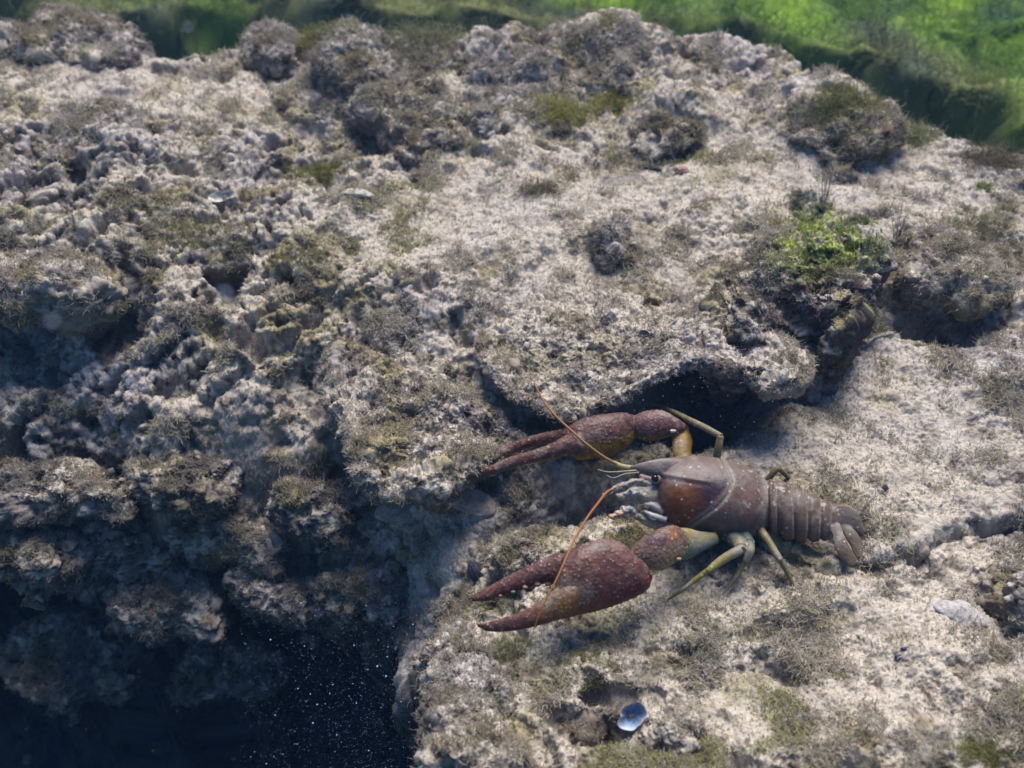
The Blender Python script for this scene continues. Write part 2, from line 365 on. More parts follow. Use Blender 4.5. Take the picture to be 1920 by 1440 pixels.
# ------------------------------------------------------------------ rocks on the shelf
def rock(name, label, cat, pts, thick, dome, inset=0.6, seed=0, tint=0.0, amp=1.0, group=None, M_=300, bulge=0.35, lean=(0, 0),
         fuzz=2500, flen=0.45, fcol=None, under=0.5, paint=None, dens=1.0, shag=.35, beige=.24):
    """a stone from the outline of its top: pts are (px, py, lift above the shelf in cm)"""
    o3 = smooth_closed([Wp(a, b, c) for a, b, c in pts], int(M_ * dens)); c = o3.mean(0)
    if (np.roll(o3[:, 0], -1) * o3[:, 1] - o3[:, 0] * np.roll(o3[:, 1], -1)).sum() > 0: o3 = o3[::-1]
    k1, k2, k3 = int(110 * dens), int(70 * dens), int(20 * dens); rings = []
    nrm = np.roll(o3, -1, 0) - np.roll(o3, 1, 0); nrm = np.c_[nrm[:, 1], -nrm[:, 0], 0 * nrm[:, 0]]; nrm /= np.linalg.norm(nrm, axis=1, keepdims=True) + 1e-9
    size = np.linalg.norm((o3 - c)[:, :2], axis=1).mean()
    for t in np.linspace(0.01, 1, k1):
        q = c + (o3 - c) * t; q[:, 2] += dome * (1 - t ** 2.2); rings.append(q)
    for t in np.linspace(0, 1, k2)[1:]:
        a = math.sin(math.pi * min(1, t * 1.2)) * bulge - inset * max(0, t - 0.25) ** 1.3
        q = o3 + nrm * a; q[:, 2] -= thick * (t ** 0.85) ; q[:, 0] += lean[0] * t; q[:, 1] += lean[1] * t; rings.append(q)
    last = rings[-1]; cl = last.mean(0)
    for t in np.linspace(1, 0.02, k3)[1:]:
        q = cl + (last - cl) * t; rings.append(q)
    G = np.array(rings); ny, nx = G.shape[:2]
    Gw = np.concatenate([G[:, -2:], G, G[:, :2]], axis=1)
    def nr(G):
        Gw = np.concatenate([G[:, -2:], G, G[:, :2]], axis=1)
        n = -grid_normals(Gw)[:, 2:-2]
        b = n.copy()
        for _ in range(2): b = (b + np.roll(b, 1, 1) + np.roll(b, -1, 1)) / 3
        return b / (np.linalg.norm(b, axis=2, keepdims=True) + 1e-9)
    n0 = nr(G); P = G.reshape(-1, 3); n = n0.reshape(-1, 3); P3 = P.astype(np.float32)
    sc_ = min(1.0, size / 3.0)
    h = amp * (1.0 * fbm(P3, 3.2 * sc_, 3, seed + 1) * sc_ + 0.5 * (billow(P3, 1.5 * sc_, 2, seed + 4) - 0.4) * sc_ + 0.2 * (billow(P3, 0.6, 2, seed + 7) - 0.3) - 0.5 * sc_ * sm(.2, .6, perlin(P3, 1.0, seed + 12)))
    fade = np.clip(np.r_[np.linspace(.2, 1, 8), np.ones(ny - 16), np.linspace(1, .2, 8)], 0, 1)
    P = P + n * (h.reshape(ny, nx) * fade[:, None]).reshape(-1, 1)
    n = nr(P.reshape(ny, nx, 3)).reshape(-1, 3); P3 = P.astype(np.float32)
    Pw = P3 + 0.10 * np.c_[perlin(P3, .3, 84), perlin(P3, .3, 85), perlin(P3, .3, 86)].astype(np.float32)
    hf = 0.06 * crumbs(Pw, 0.33, seed + 5) + 0.055 * crumbs(Pw, 0.15, seed + 9) + 0.06 * perlin(P3, 0.09, 80) + 0.14 * fbm(P3, .38, 3, 87) - .25 * sm(.2, .6, perlin(P3, .45, 79))
    P = P + n * (hf.reshape(ny, nx) * fade[:, None]).reshape(-1, 1)
    n = nr(P.reshape(ny, nx, 3)).reshape(-1, 3)
    col = surface_look(P3, n[:, 2] * 0.5 + n0.reshape(-1, 3)[:, 2] * 0.5, 100 + seed, tint)
    if paint: col = paint(P, n, col)
    f = grid_faces(ny, nx, wrap=True)[:, ::-1]
    ob = mesh_np(name, P, f, M_silt, col=col)
    tag(ob, label, cat, group)
    if fuzz:
        r = np.random.RandomState(seed + 3)
        cand = np.nonzero((n[:, 2] > -0.25))[0]
        rr = np.linalg.norm(np.roll(P.reshape(ny, nx, 3), -1, 1) - P.reshape(ny, nx, 3), axis=2).ravel()[cand]
        cl_ = fbm(P[cand].astype(np.float32), 1.3, 2, seed + 15); w = rr * (0.15 + sm(-.05, .5, cl_)); w /= w.sum()
        for cnt, ln, rad, curl in ((int(fuzz * 3.4), flen * .62, .020, 1.7), (int(fuzz * .8), flen * .95, .0095, 1.0)):
            i = r.choice(cand, cnt, p=w)
            cl = (col[i] * 0.85 + beige * np.array([0.40, 0.35, 0.26])); bt = np.array([0.21, 0.18, 0.10])
            cl = lerp(cl, bt, sm(-.2, .4, fbm(P[i].astype(np.float32), 1.7, 2, seed + 17)) * shag)
            if fcol is not None: cl = lerp(cl, np.array(fcol), r.rand(len(i)) * 0.8)
            cl *= (0.75 + 0.5 * r.rand(len(i)))[:, None]
            fz = hairs('algae_coat', P[i], n[i], cl, ln, rad * (.8 + .012 * np.maximum(0, P[i, 1] - 20)), M_fuzz, ob, K=7, curl=curl, up=0.1, seed=seed)
            tag(fz, kind='stuff')
    return ob, P, n, col

def ell(px, py, rx, ry, dz, seed=0, back=0.0, k=11, wob=0.32):
    r = random.Random(seed); o = []
    for i in range(k):
        a = 2 * math.pi * i / k; s = 1 + wob * r.uniform(-1, 1)
        o.append((px + rx * math.cos(a) * s, py + ry * math.sin(a) * s, dz * (0.45 + 0.55 * math.sin(a))))
    return o

def paint_lime(cx, cy, rx, ry, c, k=0.9):
    def f(P, n, col):
        X, Y, _ = proj(P); q = ((X - cx) / rx) ** 2 + ((Y - cy) / ry) ** 2
        m = np.exp(-q ** 1.5) * sm(-0.6, 0.1, fbm(P.astype(np.float32), 0.7, 3, 901) + 0.1) * sm(0.0, 0.4, n[:, 2])
        return lerp(col, np.array(c), m * k)
    return f
def paint_boulder(P, n, col):
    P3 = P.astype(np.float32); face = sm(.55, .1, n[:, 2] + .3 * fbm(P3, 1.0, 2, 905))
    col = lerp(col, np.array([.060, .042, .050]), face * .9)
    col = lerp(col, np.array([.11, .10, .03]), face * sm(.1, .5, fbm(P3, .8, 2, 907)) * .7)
    return paint_lime(1535, 448, 115, 62, (.21, .27, .03), .85)(P, n, col)
def paint_pale(P, n, col): return lerp(col, SILT * 1.08, 0.4 * sm(0.2, 0.7, n[:, 2]))

rock('rock_slab', 'broad flat rock slab dusted with pale silt, behind the upper claw of the crayfish', 'rock',
     [(905,650,.9),(950,600,.3),(1010,540,-.2),(1090,495,-.5),(1210,500,-.5),(1340,550,.2),(1440,610,1.5),(1500,672,2.6),(1455,712,2.7),(1385,690,2.5),(1310,672,2.3),(1215,708,1.9),(1095,775,1.3),(1000,745,1.2),(945,712,1.3)],
     0.9, 0.15, inset=3.0, seed=20, amp=0.55, M_=520, fuzz=9000, flen=0.28, dens=1.35, paint=paint_pale, bulge=0.2)
BOULDER = rock('boulder', 'dark mossy boulder with a lime green patch of algae on its top', 'boulder',
     [(1350,560,1.6),(1390,480,.9),(1440,420,.5),(1530,385,.5),(1600,410,1.2),(1650,470,2.6),(1640,540,3.0),(1600,600,3.2),(1560,622,3.0),(1500,588,2.6),(1440,612,2.6),(1390,640,2.5),(1350,610,2.0)],
     4.2, 0.5, inset=2.0, seed=40, tint=0.1, amp=1.25, M_=420, fuzz=9000, flen=0.30, dens=1.3, lean=(0, .8),
     paint=paint_boulder, shag=.1, beige=.09)
rock('rock_ledge', 'crumbly rock ledge overhanging the dark crevice left of the upper claw tip', 'rock',
     [(640,690,.1),(720,660,-.1),(830,690,-.1),(900,740,.3),(955,790,.2),(975,835,.0),(925,858,.4),(850,868,.8),(760,885,1.0),(700,860,1.0),(650,800,.8)],
     1.5, 0.2, inset=1.6, seed=60, amp=0.9, M_=420, fuzz=6000, flen=0.3, dens=1.2)
LUMPS = [
 ('rock', 'broad crumbly algae-coated crest rock, the highest in the middle of the crest', ell(1140,110,105,52,1.6,1,.3), 3.2, 1.6, .5, 81, .15, 3500),
 ('rock', 'rounded crest rock just left of the tallest one in the middle', ell(950,115,78,36,1.2,2,.2), 2.6, 1.1, .4, 83, .0, 2600),
 ('rock', 'brown shaggy hummock of rock on the crest below the dark green gap', ell(655,112,62,40,1.5,3,.2), 2.6, 1.2, .3, 85, .1, 2400),
 ('rock', 'small shaggy crest rock beside the dark gap at the upper left', ell(520,82,48,26,1.0,4,.2), 2.2, .8, .3, 87, .05, 1500),
 ('rock', 'wide low dark-flecked rock on the crest in the upper left corner', ell(140,70,115,36,1.0,5,.2), 2.4, 1.0, .3, 89, .0, 3200),
 ('rock', 'big shaggy hummock with an olive front under the blue gap', ell(1560,235,95,62,1.9,6,.4), 3.0, 1.2, .7, 91, .18, 5000),
 ('rock', 'brownish rock with a hollow dark foot above the silty strip, right of centre', ell(1265,225,72,40,1.5,7,.3), 2.4, .9, .9, 93, .05, 3000),
 ('rock', 'crumbly rock with a black hollow under its left side, upper middle', ell(775,205,78,52,1.6,8,.3), 2.6, 1.0, 1.2, 95, .0, 3200),
 ('rock', 'small rounded pale cobble right of the rock with the black hollow', ell(912,212,36,24,1.0,9,.2), 1.6, .6, .3, 97, .0, 1000),
 ('boulder', 'pale pitted boulder near the left edge, with a black hole under it', ell(165,245,100,58,1.8,10,.5), 2.6, .8, 1.2, 99, .0, 2600),
 ('rock_ledge', 'jutting rock ledge with a black hollow below at the left edge', ell(70,505,145,40,1.4,11,.3), 2.2, .6, 1.6, 101, .0, 2600),
 ('rock', 'dark undercut rock close to the right edge, beyond the smooth silt shelf', ell(1800,500,105,46,1.9,12,.4), 1.3, .7, 2.2, 103, .1, 3200),
 ('rock', 'low knob of rock in the open silt, halfway to the mossy boulder', ell(1150,432,44,32,.9,13,.3), 1.6, .6, .5, 105, .05, 1200),
 ('rock', 'dark weedy rock cut off by the right edge, lowest on that side', ell(1915,1095,42,55,.9,14,.2), 1.8, .6, .5, 107, .1, 1200),
 ('rock', 'dark pebbly rock right of the blue mussel shell', ell(1268,1365,40,22,.55,15,.15), 1.2, .35, .3, 109, .0, 700),
 ('rock', 'grey crumbly cobble just left of the open claw fingers', ell(985,1035,44,26,.1,16,.1), 1.2, .4, .3, 111, .0, 700),
 ('rock', 'low shaggy rock under the left of the crest rock, with yellowish algae', ell(1030,215,70,26,.8,17,.2), 1.6, .6, .4, 113, .25, 2200),
 ('rock', 'weedy brown lump between the mossy boulder and the right edge', ell(1745,455,46,30,1.0,18,.2), 1.6, .5, .5, 115, .1, 1400),
]
def local_dz(px, py):
    dz = 0.
    for _ in range(14):
        w = Wp(px, py, dz); dz += .6 * (float(base_dz(w[:1], w[1:2])[0]) - dz)
    return dz
FACE = [('ragged dark ledge on the steep face, nearest the left edge above the pit', 110, 905, 120, 40, 131), ('ragged ledge with pale crumbs left of the silty patch, middle of the steep face', 330, 880, 90, 34, 133),
 ('dark crumbly ledge below the ragged ones, lower left of the face', 190, 1015, 120, 36, 135), ('blocky dark ledge in the middle of the steep face above the pit', 440, 985, 95, 34, 137),
 ('ragged lip of rock right at the pit edge, under the blocky ledge', 540, 1085, 90, 30, 139), ('dark toothed rim rock hanging over the pit, far left', 40, 1020, 90, 30, 141),
 ('toothed rim rock hanging over the pit, between far left rim and the lip', 300, 1120, 80, 44, 143), ('pale topped rim rock at the pit edge beside the black stone shard', 690, 1095, 80, 32, 145),
 ('shaggy rim rock on the right side of the pit, straight under the lower claw tip', 868, 1225, 66, 42, 149), ('weedy rim rock on the right side of the pit, at the bottom of the photo', 905, 1400, 66, 60, 151), ('crumbly rim rock on the right side of the pit, between the two other rims', 880, 1310, 60, 44, 153),
 ('dim rock sunk in the dark pit, nearer the left edge', 130, 1235, 120, 60, 161), ('dim rock sunk in the dark pit, right of the other sunken one', 420, 1225, 100, 56, 163),
 ('small brown ledge under the silty patch, right half of the steep face', 600, 930, 70, 26, 147)]
for q_ in range(len(LUMPS)):
    nm, lb, pts, th, dm, ins, sd_, ti, fz = LUMPS[q_]
    if pts[0][1] < 330: LUMPS[q_] = (nm, lb, [(a, b, c * .62) for a, b, c in pts], th, dm * .55, ins, sd_, ti, int(fz * 1.15))
for lb, px, py, rx, ry, sd_ in FACE:
    dz = local_dz(px, py) if sd_ < 160 else -15.
    e = [(a, b, dz + .9 * (.25 + .75 * (b - py + ry) / (2 * ry))) for a, b, _ in ell(px, py, rx, ry, 1., sd_, wob=.4)]
    LUMPS.append(('rock_ledge', lb, e, 2.0, .35, 1.5, sd_, .05, 2400))
def paint_bare_shade(P, n, col):
    k = sm(-.2, .35, fbm(P.astype(np.float32), 1.3, 3, 911)); return lerp(col, np.array([.042, .040, .042]), .85 * np.maximum(k * .8, sm(.5, .0, n[:, 2])))  # bare rock colour, with shade painted on the steep sides
for nm, lb, pts, th, dm, ins, sd_, ti, fz in LUMPS:
    if sd_ == 109 or sd_ == 111 or sd_ == 107: fl = 0.25
    elif sd_ > 130: fl = 0.30
    else: fl = 0.46
    rock(nm, lb, 'boulder' if nm == 'boulder' else 'rock', pts, th, dm, inset=ins, seed=sd_, tint=ti, fuzz=fz, flen=fl, M_=240, dens=0.9, shag=.5, paint=paint_bare_shade if 130 < sd_ < 148 or sd_ > 160 else None)
print('rocks', time.time() - t0)

# ------------------------------------------------------------------ far bank under green algae
def build_bank():
    NX, NY = 460, 420
    X, Y = np.meshgrid(np.linspace(-100, 110, NX), np.linspace(40, 175, NY)); x, y = X.ravel(), Y.ravel()
    Q = np.c_[x * .9 + 31.3, y * .9 + 17.7, .31 * x + .27 * y].astype(np.float32)
    edge = np.interp(x, [-100, 0, 12, 24, 33, 60], [71, 72, 68, 58, 49, 43]) + 3 * fbm(Q, 14, 3, 320)
    z = -17 + 16.5 * sm(0, 4.5, y - edge) + 0.15 * np.maximum(0, y - 75)
    z += 3.0 * fbm(Q, 22, 2, 300) + 2.6 * (billow(Q, 9, 2, 303) - .3) + 0.6 * billow(Q, 2.5, 2, 306) + .3 * crumbs(Q, 1.2, 12)
    Z3 = np.c_[x, y * .4, z * 1.2].astype(np.float32); P = np.c_[x + 1.2 * fbm(Z3, 4, 3, 331), y + 2.2 * fbm(Z3, 5, 3, 333), z]; n = grid_normals(P.reshape(NY, NX, 3)).reshape(-1, 3)
    a = fbm(Q, 18, 3, 310) + 0.012 * (x - 20) * 0 ; b = fbm(Q, 5, 2, 313)
    nd = y - edge + 9 * a + 6 * b
    col = lerp(np.broadcast_to(np.array([0.13, 0.135, 0.055]), (len(x), 3)), np.array([0.075, 0.145, 0.022]), sm(1, 13, nd))
    col = lerp(col, np.array([0.21, 0.33, 0.03]), sm(7, 30, nd + 10 * b) * 0.85)
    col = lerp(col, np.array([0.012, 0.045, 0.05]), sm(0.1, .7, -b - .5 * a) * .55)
    col = lerp(col, np.array([0.010, 0.035, 0.040]), sm(2.0, -1.5, y - edge) * .65)  # shadow of the gap painted onto the bank's near face
    ob = mesh_np('algae_bank', P, grid_faces(NY, NX), M_silt, col=col); tag(ob, kind='structure')
    r = np.random.RandomState(5); i = r.choice(np.nonzero((y > edge - 1.5) & (np.abs(x) < 95))[0], 200000)
    c = col[i] * (0.7 + .8 * r.rand(len(i)))[:, None]; c = lerp(c, np.array([0.30, 0.30, 0.16]), (r.rand(len(i)) < .25) * .5)
    j = np.c_[r.normal(size=(len(i), 2)) * .3, np.zeros(len(i))]
    h = hairs('bank_algae', P[i] + j, n[i], c, 1.5, 0.030, M_weed, None, K=7, curl=1.0, up=.2, seed=8); tag(h, kind='stuff')
build_bank()
mesh_np('lake_bed', np.array([[-400, -200, -40], [400, -200, -40], [400, 900, -40], [-400, 900, -40.]]), np.array([[0, 1, 2, 3]]), M_silt,
        col=np.tile([0.06, 0.09, 0.05], (4, 1)))['kind'] = 'structure'

# ------------------------------------------------------------------ silt and filaments lying on the shelf
def bed_fuzz():
    r = np.random.RandomState(31)
    vis = (_gx > -250) & (_gx < 2170) & (_gy > 20) & (_gy < 1560) & (BDEEP < .3) & (BOVER < 3)
    cand = np.nonzero(vis)[0]
    clump = fbm(BP[cand].astype(np.float32), 1.6, 3, 400) + .4 * fbm(BP[cand].astype(np.float32), 6, 1, 405)
    w = (0.35 + sm(-.1, .5, clump) * 1.2) * (1 - .6 * BSM[cand]) * (1 + .6 * sm(-2, -8, BP[cand, 0])); w /= w.sum()
    for name, cnt, l0, l1, rad, curl, up, sd_ in (('silt_fluff', 340000, .15, .26, .0185, 1.7, .05, 9), ('silt_filaments', 70000, .16, .28, .0085, 1.1, .1, 19)):
        i = r.choice(cand, cnt, p=w)
        cl = BC[i] * .85 + .22 * np.array([0.40, 0.35, 0.28]); cl = lerp(cl, np.array([0.26, 0.255, 0.085]), (r.rand(len(i)) < (.12 + .5 * sm(0, .5, fbm(BP[i].astype(np.float32), 5., 2, 431)))) * .85)
        cl *= (0.78 + .5 * r.rand(len(i)))[:, None]
        cl2 = fbm(BP[i].astype(np.float32), 1.6, 2, 400)
        ln = (l0 + l1 * sm(0., .6, cl2)) * (0.75 + 0.012 * np.maximum(0, BP[i, 1] - 20))
        tag(hairs(name, BP[i], BN[i], cl, ln, rad * (.8 + .012 * np.maximum(0, BP[i, 1] - 20)), M_fuzz, None, K=7 if rad > .01 else 6, curl=curl, up=up, seed=sd_), kind='stuff')
bed_fuzz()
print('fuzz', time.time() - t0)

# ------------------------------------------------------------------ the crayfish
def at_depth(px, py, d): return CAMP + ray(px, py) * d
def dep_of(P): return float((np.asarray(P) - CAMP) @ FWD)
def cat_rom(A, n):
    A = np.array(A, float); k = len(A); t = np.linspace(0, k - 1, n); i = np.minimum(t.astype(int), k - 2); f = (t - i)[:, None]
    p = np.vstack([2 * A[0] - A[1], A, 2 * A[-1] - A[-2]]); a, b, c, d = p[i], p[i + 1], p[i + 2], p[i + 3]
    return 0.5 * (2 * b + (c - a) * f + (2 * a - 5 * b + 4 * c - d) * f ** 2 + (3 * b - a - 3 * c + d) * f ** 3)
class Shell:
    def __init__(s): s.V = []; s.Fq = []; s.T = []; s.c = []; s.n = 0
    def add(s, G, col):
        ny, nx = G.shape[:2]; i = np.arange(ny * nx).reshape(ny, nx); i = np.concatenate([i, i[:, :1]], 1) + s.n
        s.Fq.append(np.stack([i[:-1, :-1], i[:-1, 1:], i[1:, 1:], i[1:, :-1]], -1).reshape(-1, 4))
        c0, c1 = G[0].mean(0), G[-1].mean(0); a = s.n + ny * nx
        s.T.append(np.c_[np.full(nx, a), i[0, 1:], i[0, :-1]]); s.T.append(np.c_[np.full(nx, a + 1), i[-1, :-1], i[-1, 1:]])
        s.V.append(np.vstack([G.reshape(-1, 3), c0, c1])); cc = col.reshape(-1, 4); s.c.append(np.vstack([cc, cc[0], cc[-1]])); s.n += ny * nx + 2
def loft(sh, st, colf, thick=0.9, m=40, n=36, cap=0.5, shift=0.0):
    """st: (ux, uy, lx, ly, z[, thick]) outline pairs across the limb, with the height of its axis"""
    A = np.array([list(x) + ([thick] if len(x) == 5 else []) for x in st], float); D = cat_rom(A, m)
    rings = []; ph = np.linspace(0, 2 * np.pi, n, endpoint=False)
    cs, ss = np.cos(ph), np.sin(ph)
    fr = []
    for ux, uy, lx, ly, z, th in D:
        c = W((ux + lx) / 2, (uy + ly) / 2, z); d = dep_of(c)
        e1 = ((ux - lx) * RGT - (uy - ly) * UP); hw = np.linalg.norm(e1) / 2 * d / F; e1 /= np.linalg.norm(e1) + 1e-9
        e2 = CAMP - c; e2 /= np.linalg.norm(e2); e2 -= e1 * (e1 @ e2); e2 /= np.linalg.norm(e2)
        fr.append((c + e2 * shift, e1, e2, hw, th))
    def ring(c, e1, e2, hw, th, k=1.0): return c + (e1[None] * cs[:, None] + e2[None] * th * ss[:, None]) * hw * k
    def capr(f, g, sgn):
        ax = f[0] - g[0]; ax /= np.linalg.norm(ax) + 1e-9; o = []
        for a in (0.3, 0.6, 0.85, 0.97): o.append(ring(f[0] + ax * f[3] * cap * a, *f[1:], k=math.sqrt(1 - a * a)))
        return o
    if cap: rings += capr(fr[0], fr[1], 1)[::-1]
    rings += [ring(*f) for f in fr]
    if cap: rings += capr(fr[-1], fr[-2], 1)
    G = np.array(rings); ny = len(G)
    s_ = np.repeat(np.linspace(0, 1, ny), n); p_ = np.tile(ph, ny)
    X, Y, _ = proj(G.reshape(-1, 3)); c = colf(s_, p_, X, Y, G.reshape(-1, 3))
    sh.add(G, c.reshape(ny, n, 4)); return fr
def limb(sh, pts, colf, m=50, n=16, squash=1.0, thin=1.0):
    """pts: (px, py, z, radius in px)"""
    D = cat_rom(pts, m); P = np.array([W(a, b, z) for a, b, z, r in D]); rad = np.array([max(.6, r * thin * (.84 if m == 50 and r < 12 else 1)) * dep_of(p) / F for (a, b, z, r), p in zip(D, P)])
    T = np.gradient(P, axis=0); T /= np.linalg.norm(T, axis=1, keepdims=True)
    up = np.array([0.1, 0.2, 1.]); A_ = np.cross(T, up); A_ /= np.linalg.norm(A_, axis=1, keepdims=True); B_ = np.cross(A_, T)
    ph = np.linspace(0, 2 * np.pi, n, endpoint=False)
    G = P[:, None] + (A_[:, None] * np.cos(ph)[None, :, None] + B_[:, None] * np.sin(ph)[None, :, None] * squash) * rad[:, None, None]
    s_ = np.repeat(np.linspace(0, 1, m), n); X, Y, _ = proj(G.reshape(-1, 3)); c = colf(s_, np.tile(ph, m), X, Y, G.reshape(-1, 3))
    sh.add(G, c.reshape(m, n, 4)); return P, rad
def rgba(c, a, n): o = np.empty((n, 4)); o[:, :3] = c; o[:, 3] = a; return o
K_MAUVE = np.array([.108, .068, .052]); K_DUST = np.array([.25, .225, .205]); K_ORANGE = np.array([.125, .040, .010]); K_PURPLE = np.array([.028, .016, .034])
K_BELLY_SHADE = np.array([.050, .040, .024]); K_CLAW = np.array([.100, .044, .036]); K_CLAWR = np.array([.095, .022, .016]); K_YEL = np.array([.200, .115, .018])
K_TAN = np.array([.100, .070, .050]); K_LEG = np.array([.125, .10, .038]); K_LEGD = np.array([.13, .115, .025]); K_PALE = np.array([.30, .27, .23]); K_TEAL = np.array([.10, .13, .105])
def blend(c, k, w): c[:, :3] = c[:, :3] + (k - c[:, :3]) * np.clip(w, 0, 1)[:, None]; return c
GROOVE = [(1352,860),(1366,884),(1372,904),(1364,928),(1344,951),(1318,968),(1294,986)]
def seg_d(X, Y, pl):
    best = np.full(len(X), 1e9)
    for (a, b), (c, d) in zip(pl, pl[1:]):
        e = np.array([c - a, d - b], float); t = np.clip(((X - a) * e[0] + (Y - b) * e[1]) / (e @ e), 0, 1)
        best = np.minimum(best, np.hypot(a + t * e[0] - X, b + t * e[1] - Y))
    return best
def c_carapace(s, p, X, Y, P):
    c = rgba(K_MAUVE, 0.0, len(s)); P3 = P.astype(np.float32)
    q = lambda cx, cy, rx, ry: np.exp(-(((X - cx) / rx) ** 2 + ((Y - cy) / ry) ** 2) ** 1.6)
    belly = sm(985, 1012, Y + 0.25 * (X - 1340)); c = blend(c, K_BELLY_SHADE, sm(960, 1005, Y) * .9)  # shade on the underside painted into the lower carapace
    front = sm(2, -6, (X - 1370) + .9 * np.maximum(0, Y - 905))
    c = blend(c, np.array([.075, .046, .050]), q(1395, 985, 50, 26) * .8)
    c = blend(c, np.array([.16, .085, .07]), q(1405, 925, 30, 30) * .5)
    c = blend(c, K_PURPLE, q(1338, 924, 50, 48) * 1.2 * front)
    c = blend(c, K_ORANGE, q(1278, 940, 52, 52) * 1.2 * front * sm(888, 905, Y))
    c = blend(c, np.array([.09, .03, .03]), q(1262, 898, 46, 11) * .8)
    dorsal = sm(912, 885, Y - 0.12 * (X - 1240)) * sm(1220, 1260, X)
    c = blend(c, np.array([.125, .090, .076]), dorsal * .75)
    g = seg_d(X, Y, GROOVE); c = blend(c, K_DUST, np.exp(-((g - 4) / 2.6) ** 2) * .6)
    ed = sm(1422, 1434, X); c = blend(c, K_DUST, ed * .4)
    nz = fbm(P3, .5, 3, 701); c = blend(c, K_DUST * .85, sm(.15, .7, nz) * (.2 + .4 * sm(1000, 880, Y)) * (1 - .85 * q(1305, 930, 80, 60)))
    return c
def c_simple(k, a=0.0, k2=None, p0=2.0, p1=2.8, dust=.35):
    def f(s, p, X, Y, P):
        c = rgba(k, a, len(s))
        if k2 is not None: c = blend(c, k2, sm(p0, p1, p) * sm(5.6, 5.2, p))
        c = blend(c, K_DUST, sm(.15, .8, fbm(P.astype(np.float32), .4, 2, 711)) * dust); return c
    return f
def c_abd(j):
    def f(s, p, X, Y, P):
        c = rgba(np.array([.092, .059, .044]), 0.0, len(s)); c = blend(c, np.array([.11, .075, .065]), sm(0.75, 1.8, p) * sm(3.2, 2.3, p) * .35 * (1 - j / 7))
        c = blend(c, K_TAN * 1.05, np.full(len(s), j / 9.)); c = blend(c, np.array([.24, .19, .14]), sm(.86, .93, s) * .9)
        c = blend(c, np.array([.10, .075, .055]), sm(.12, .0, s) * .8)
        c = blend(c, K_DUST, sm(.1, .7, fbm(P.astype(np.float32), .35, 3, 713)) * .4 * sm(2.6, 1.2, p)); return c
    return f
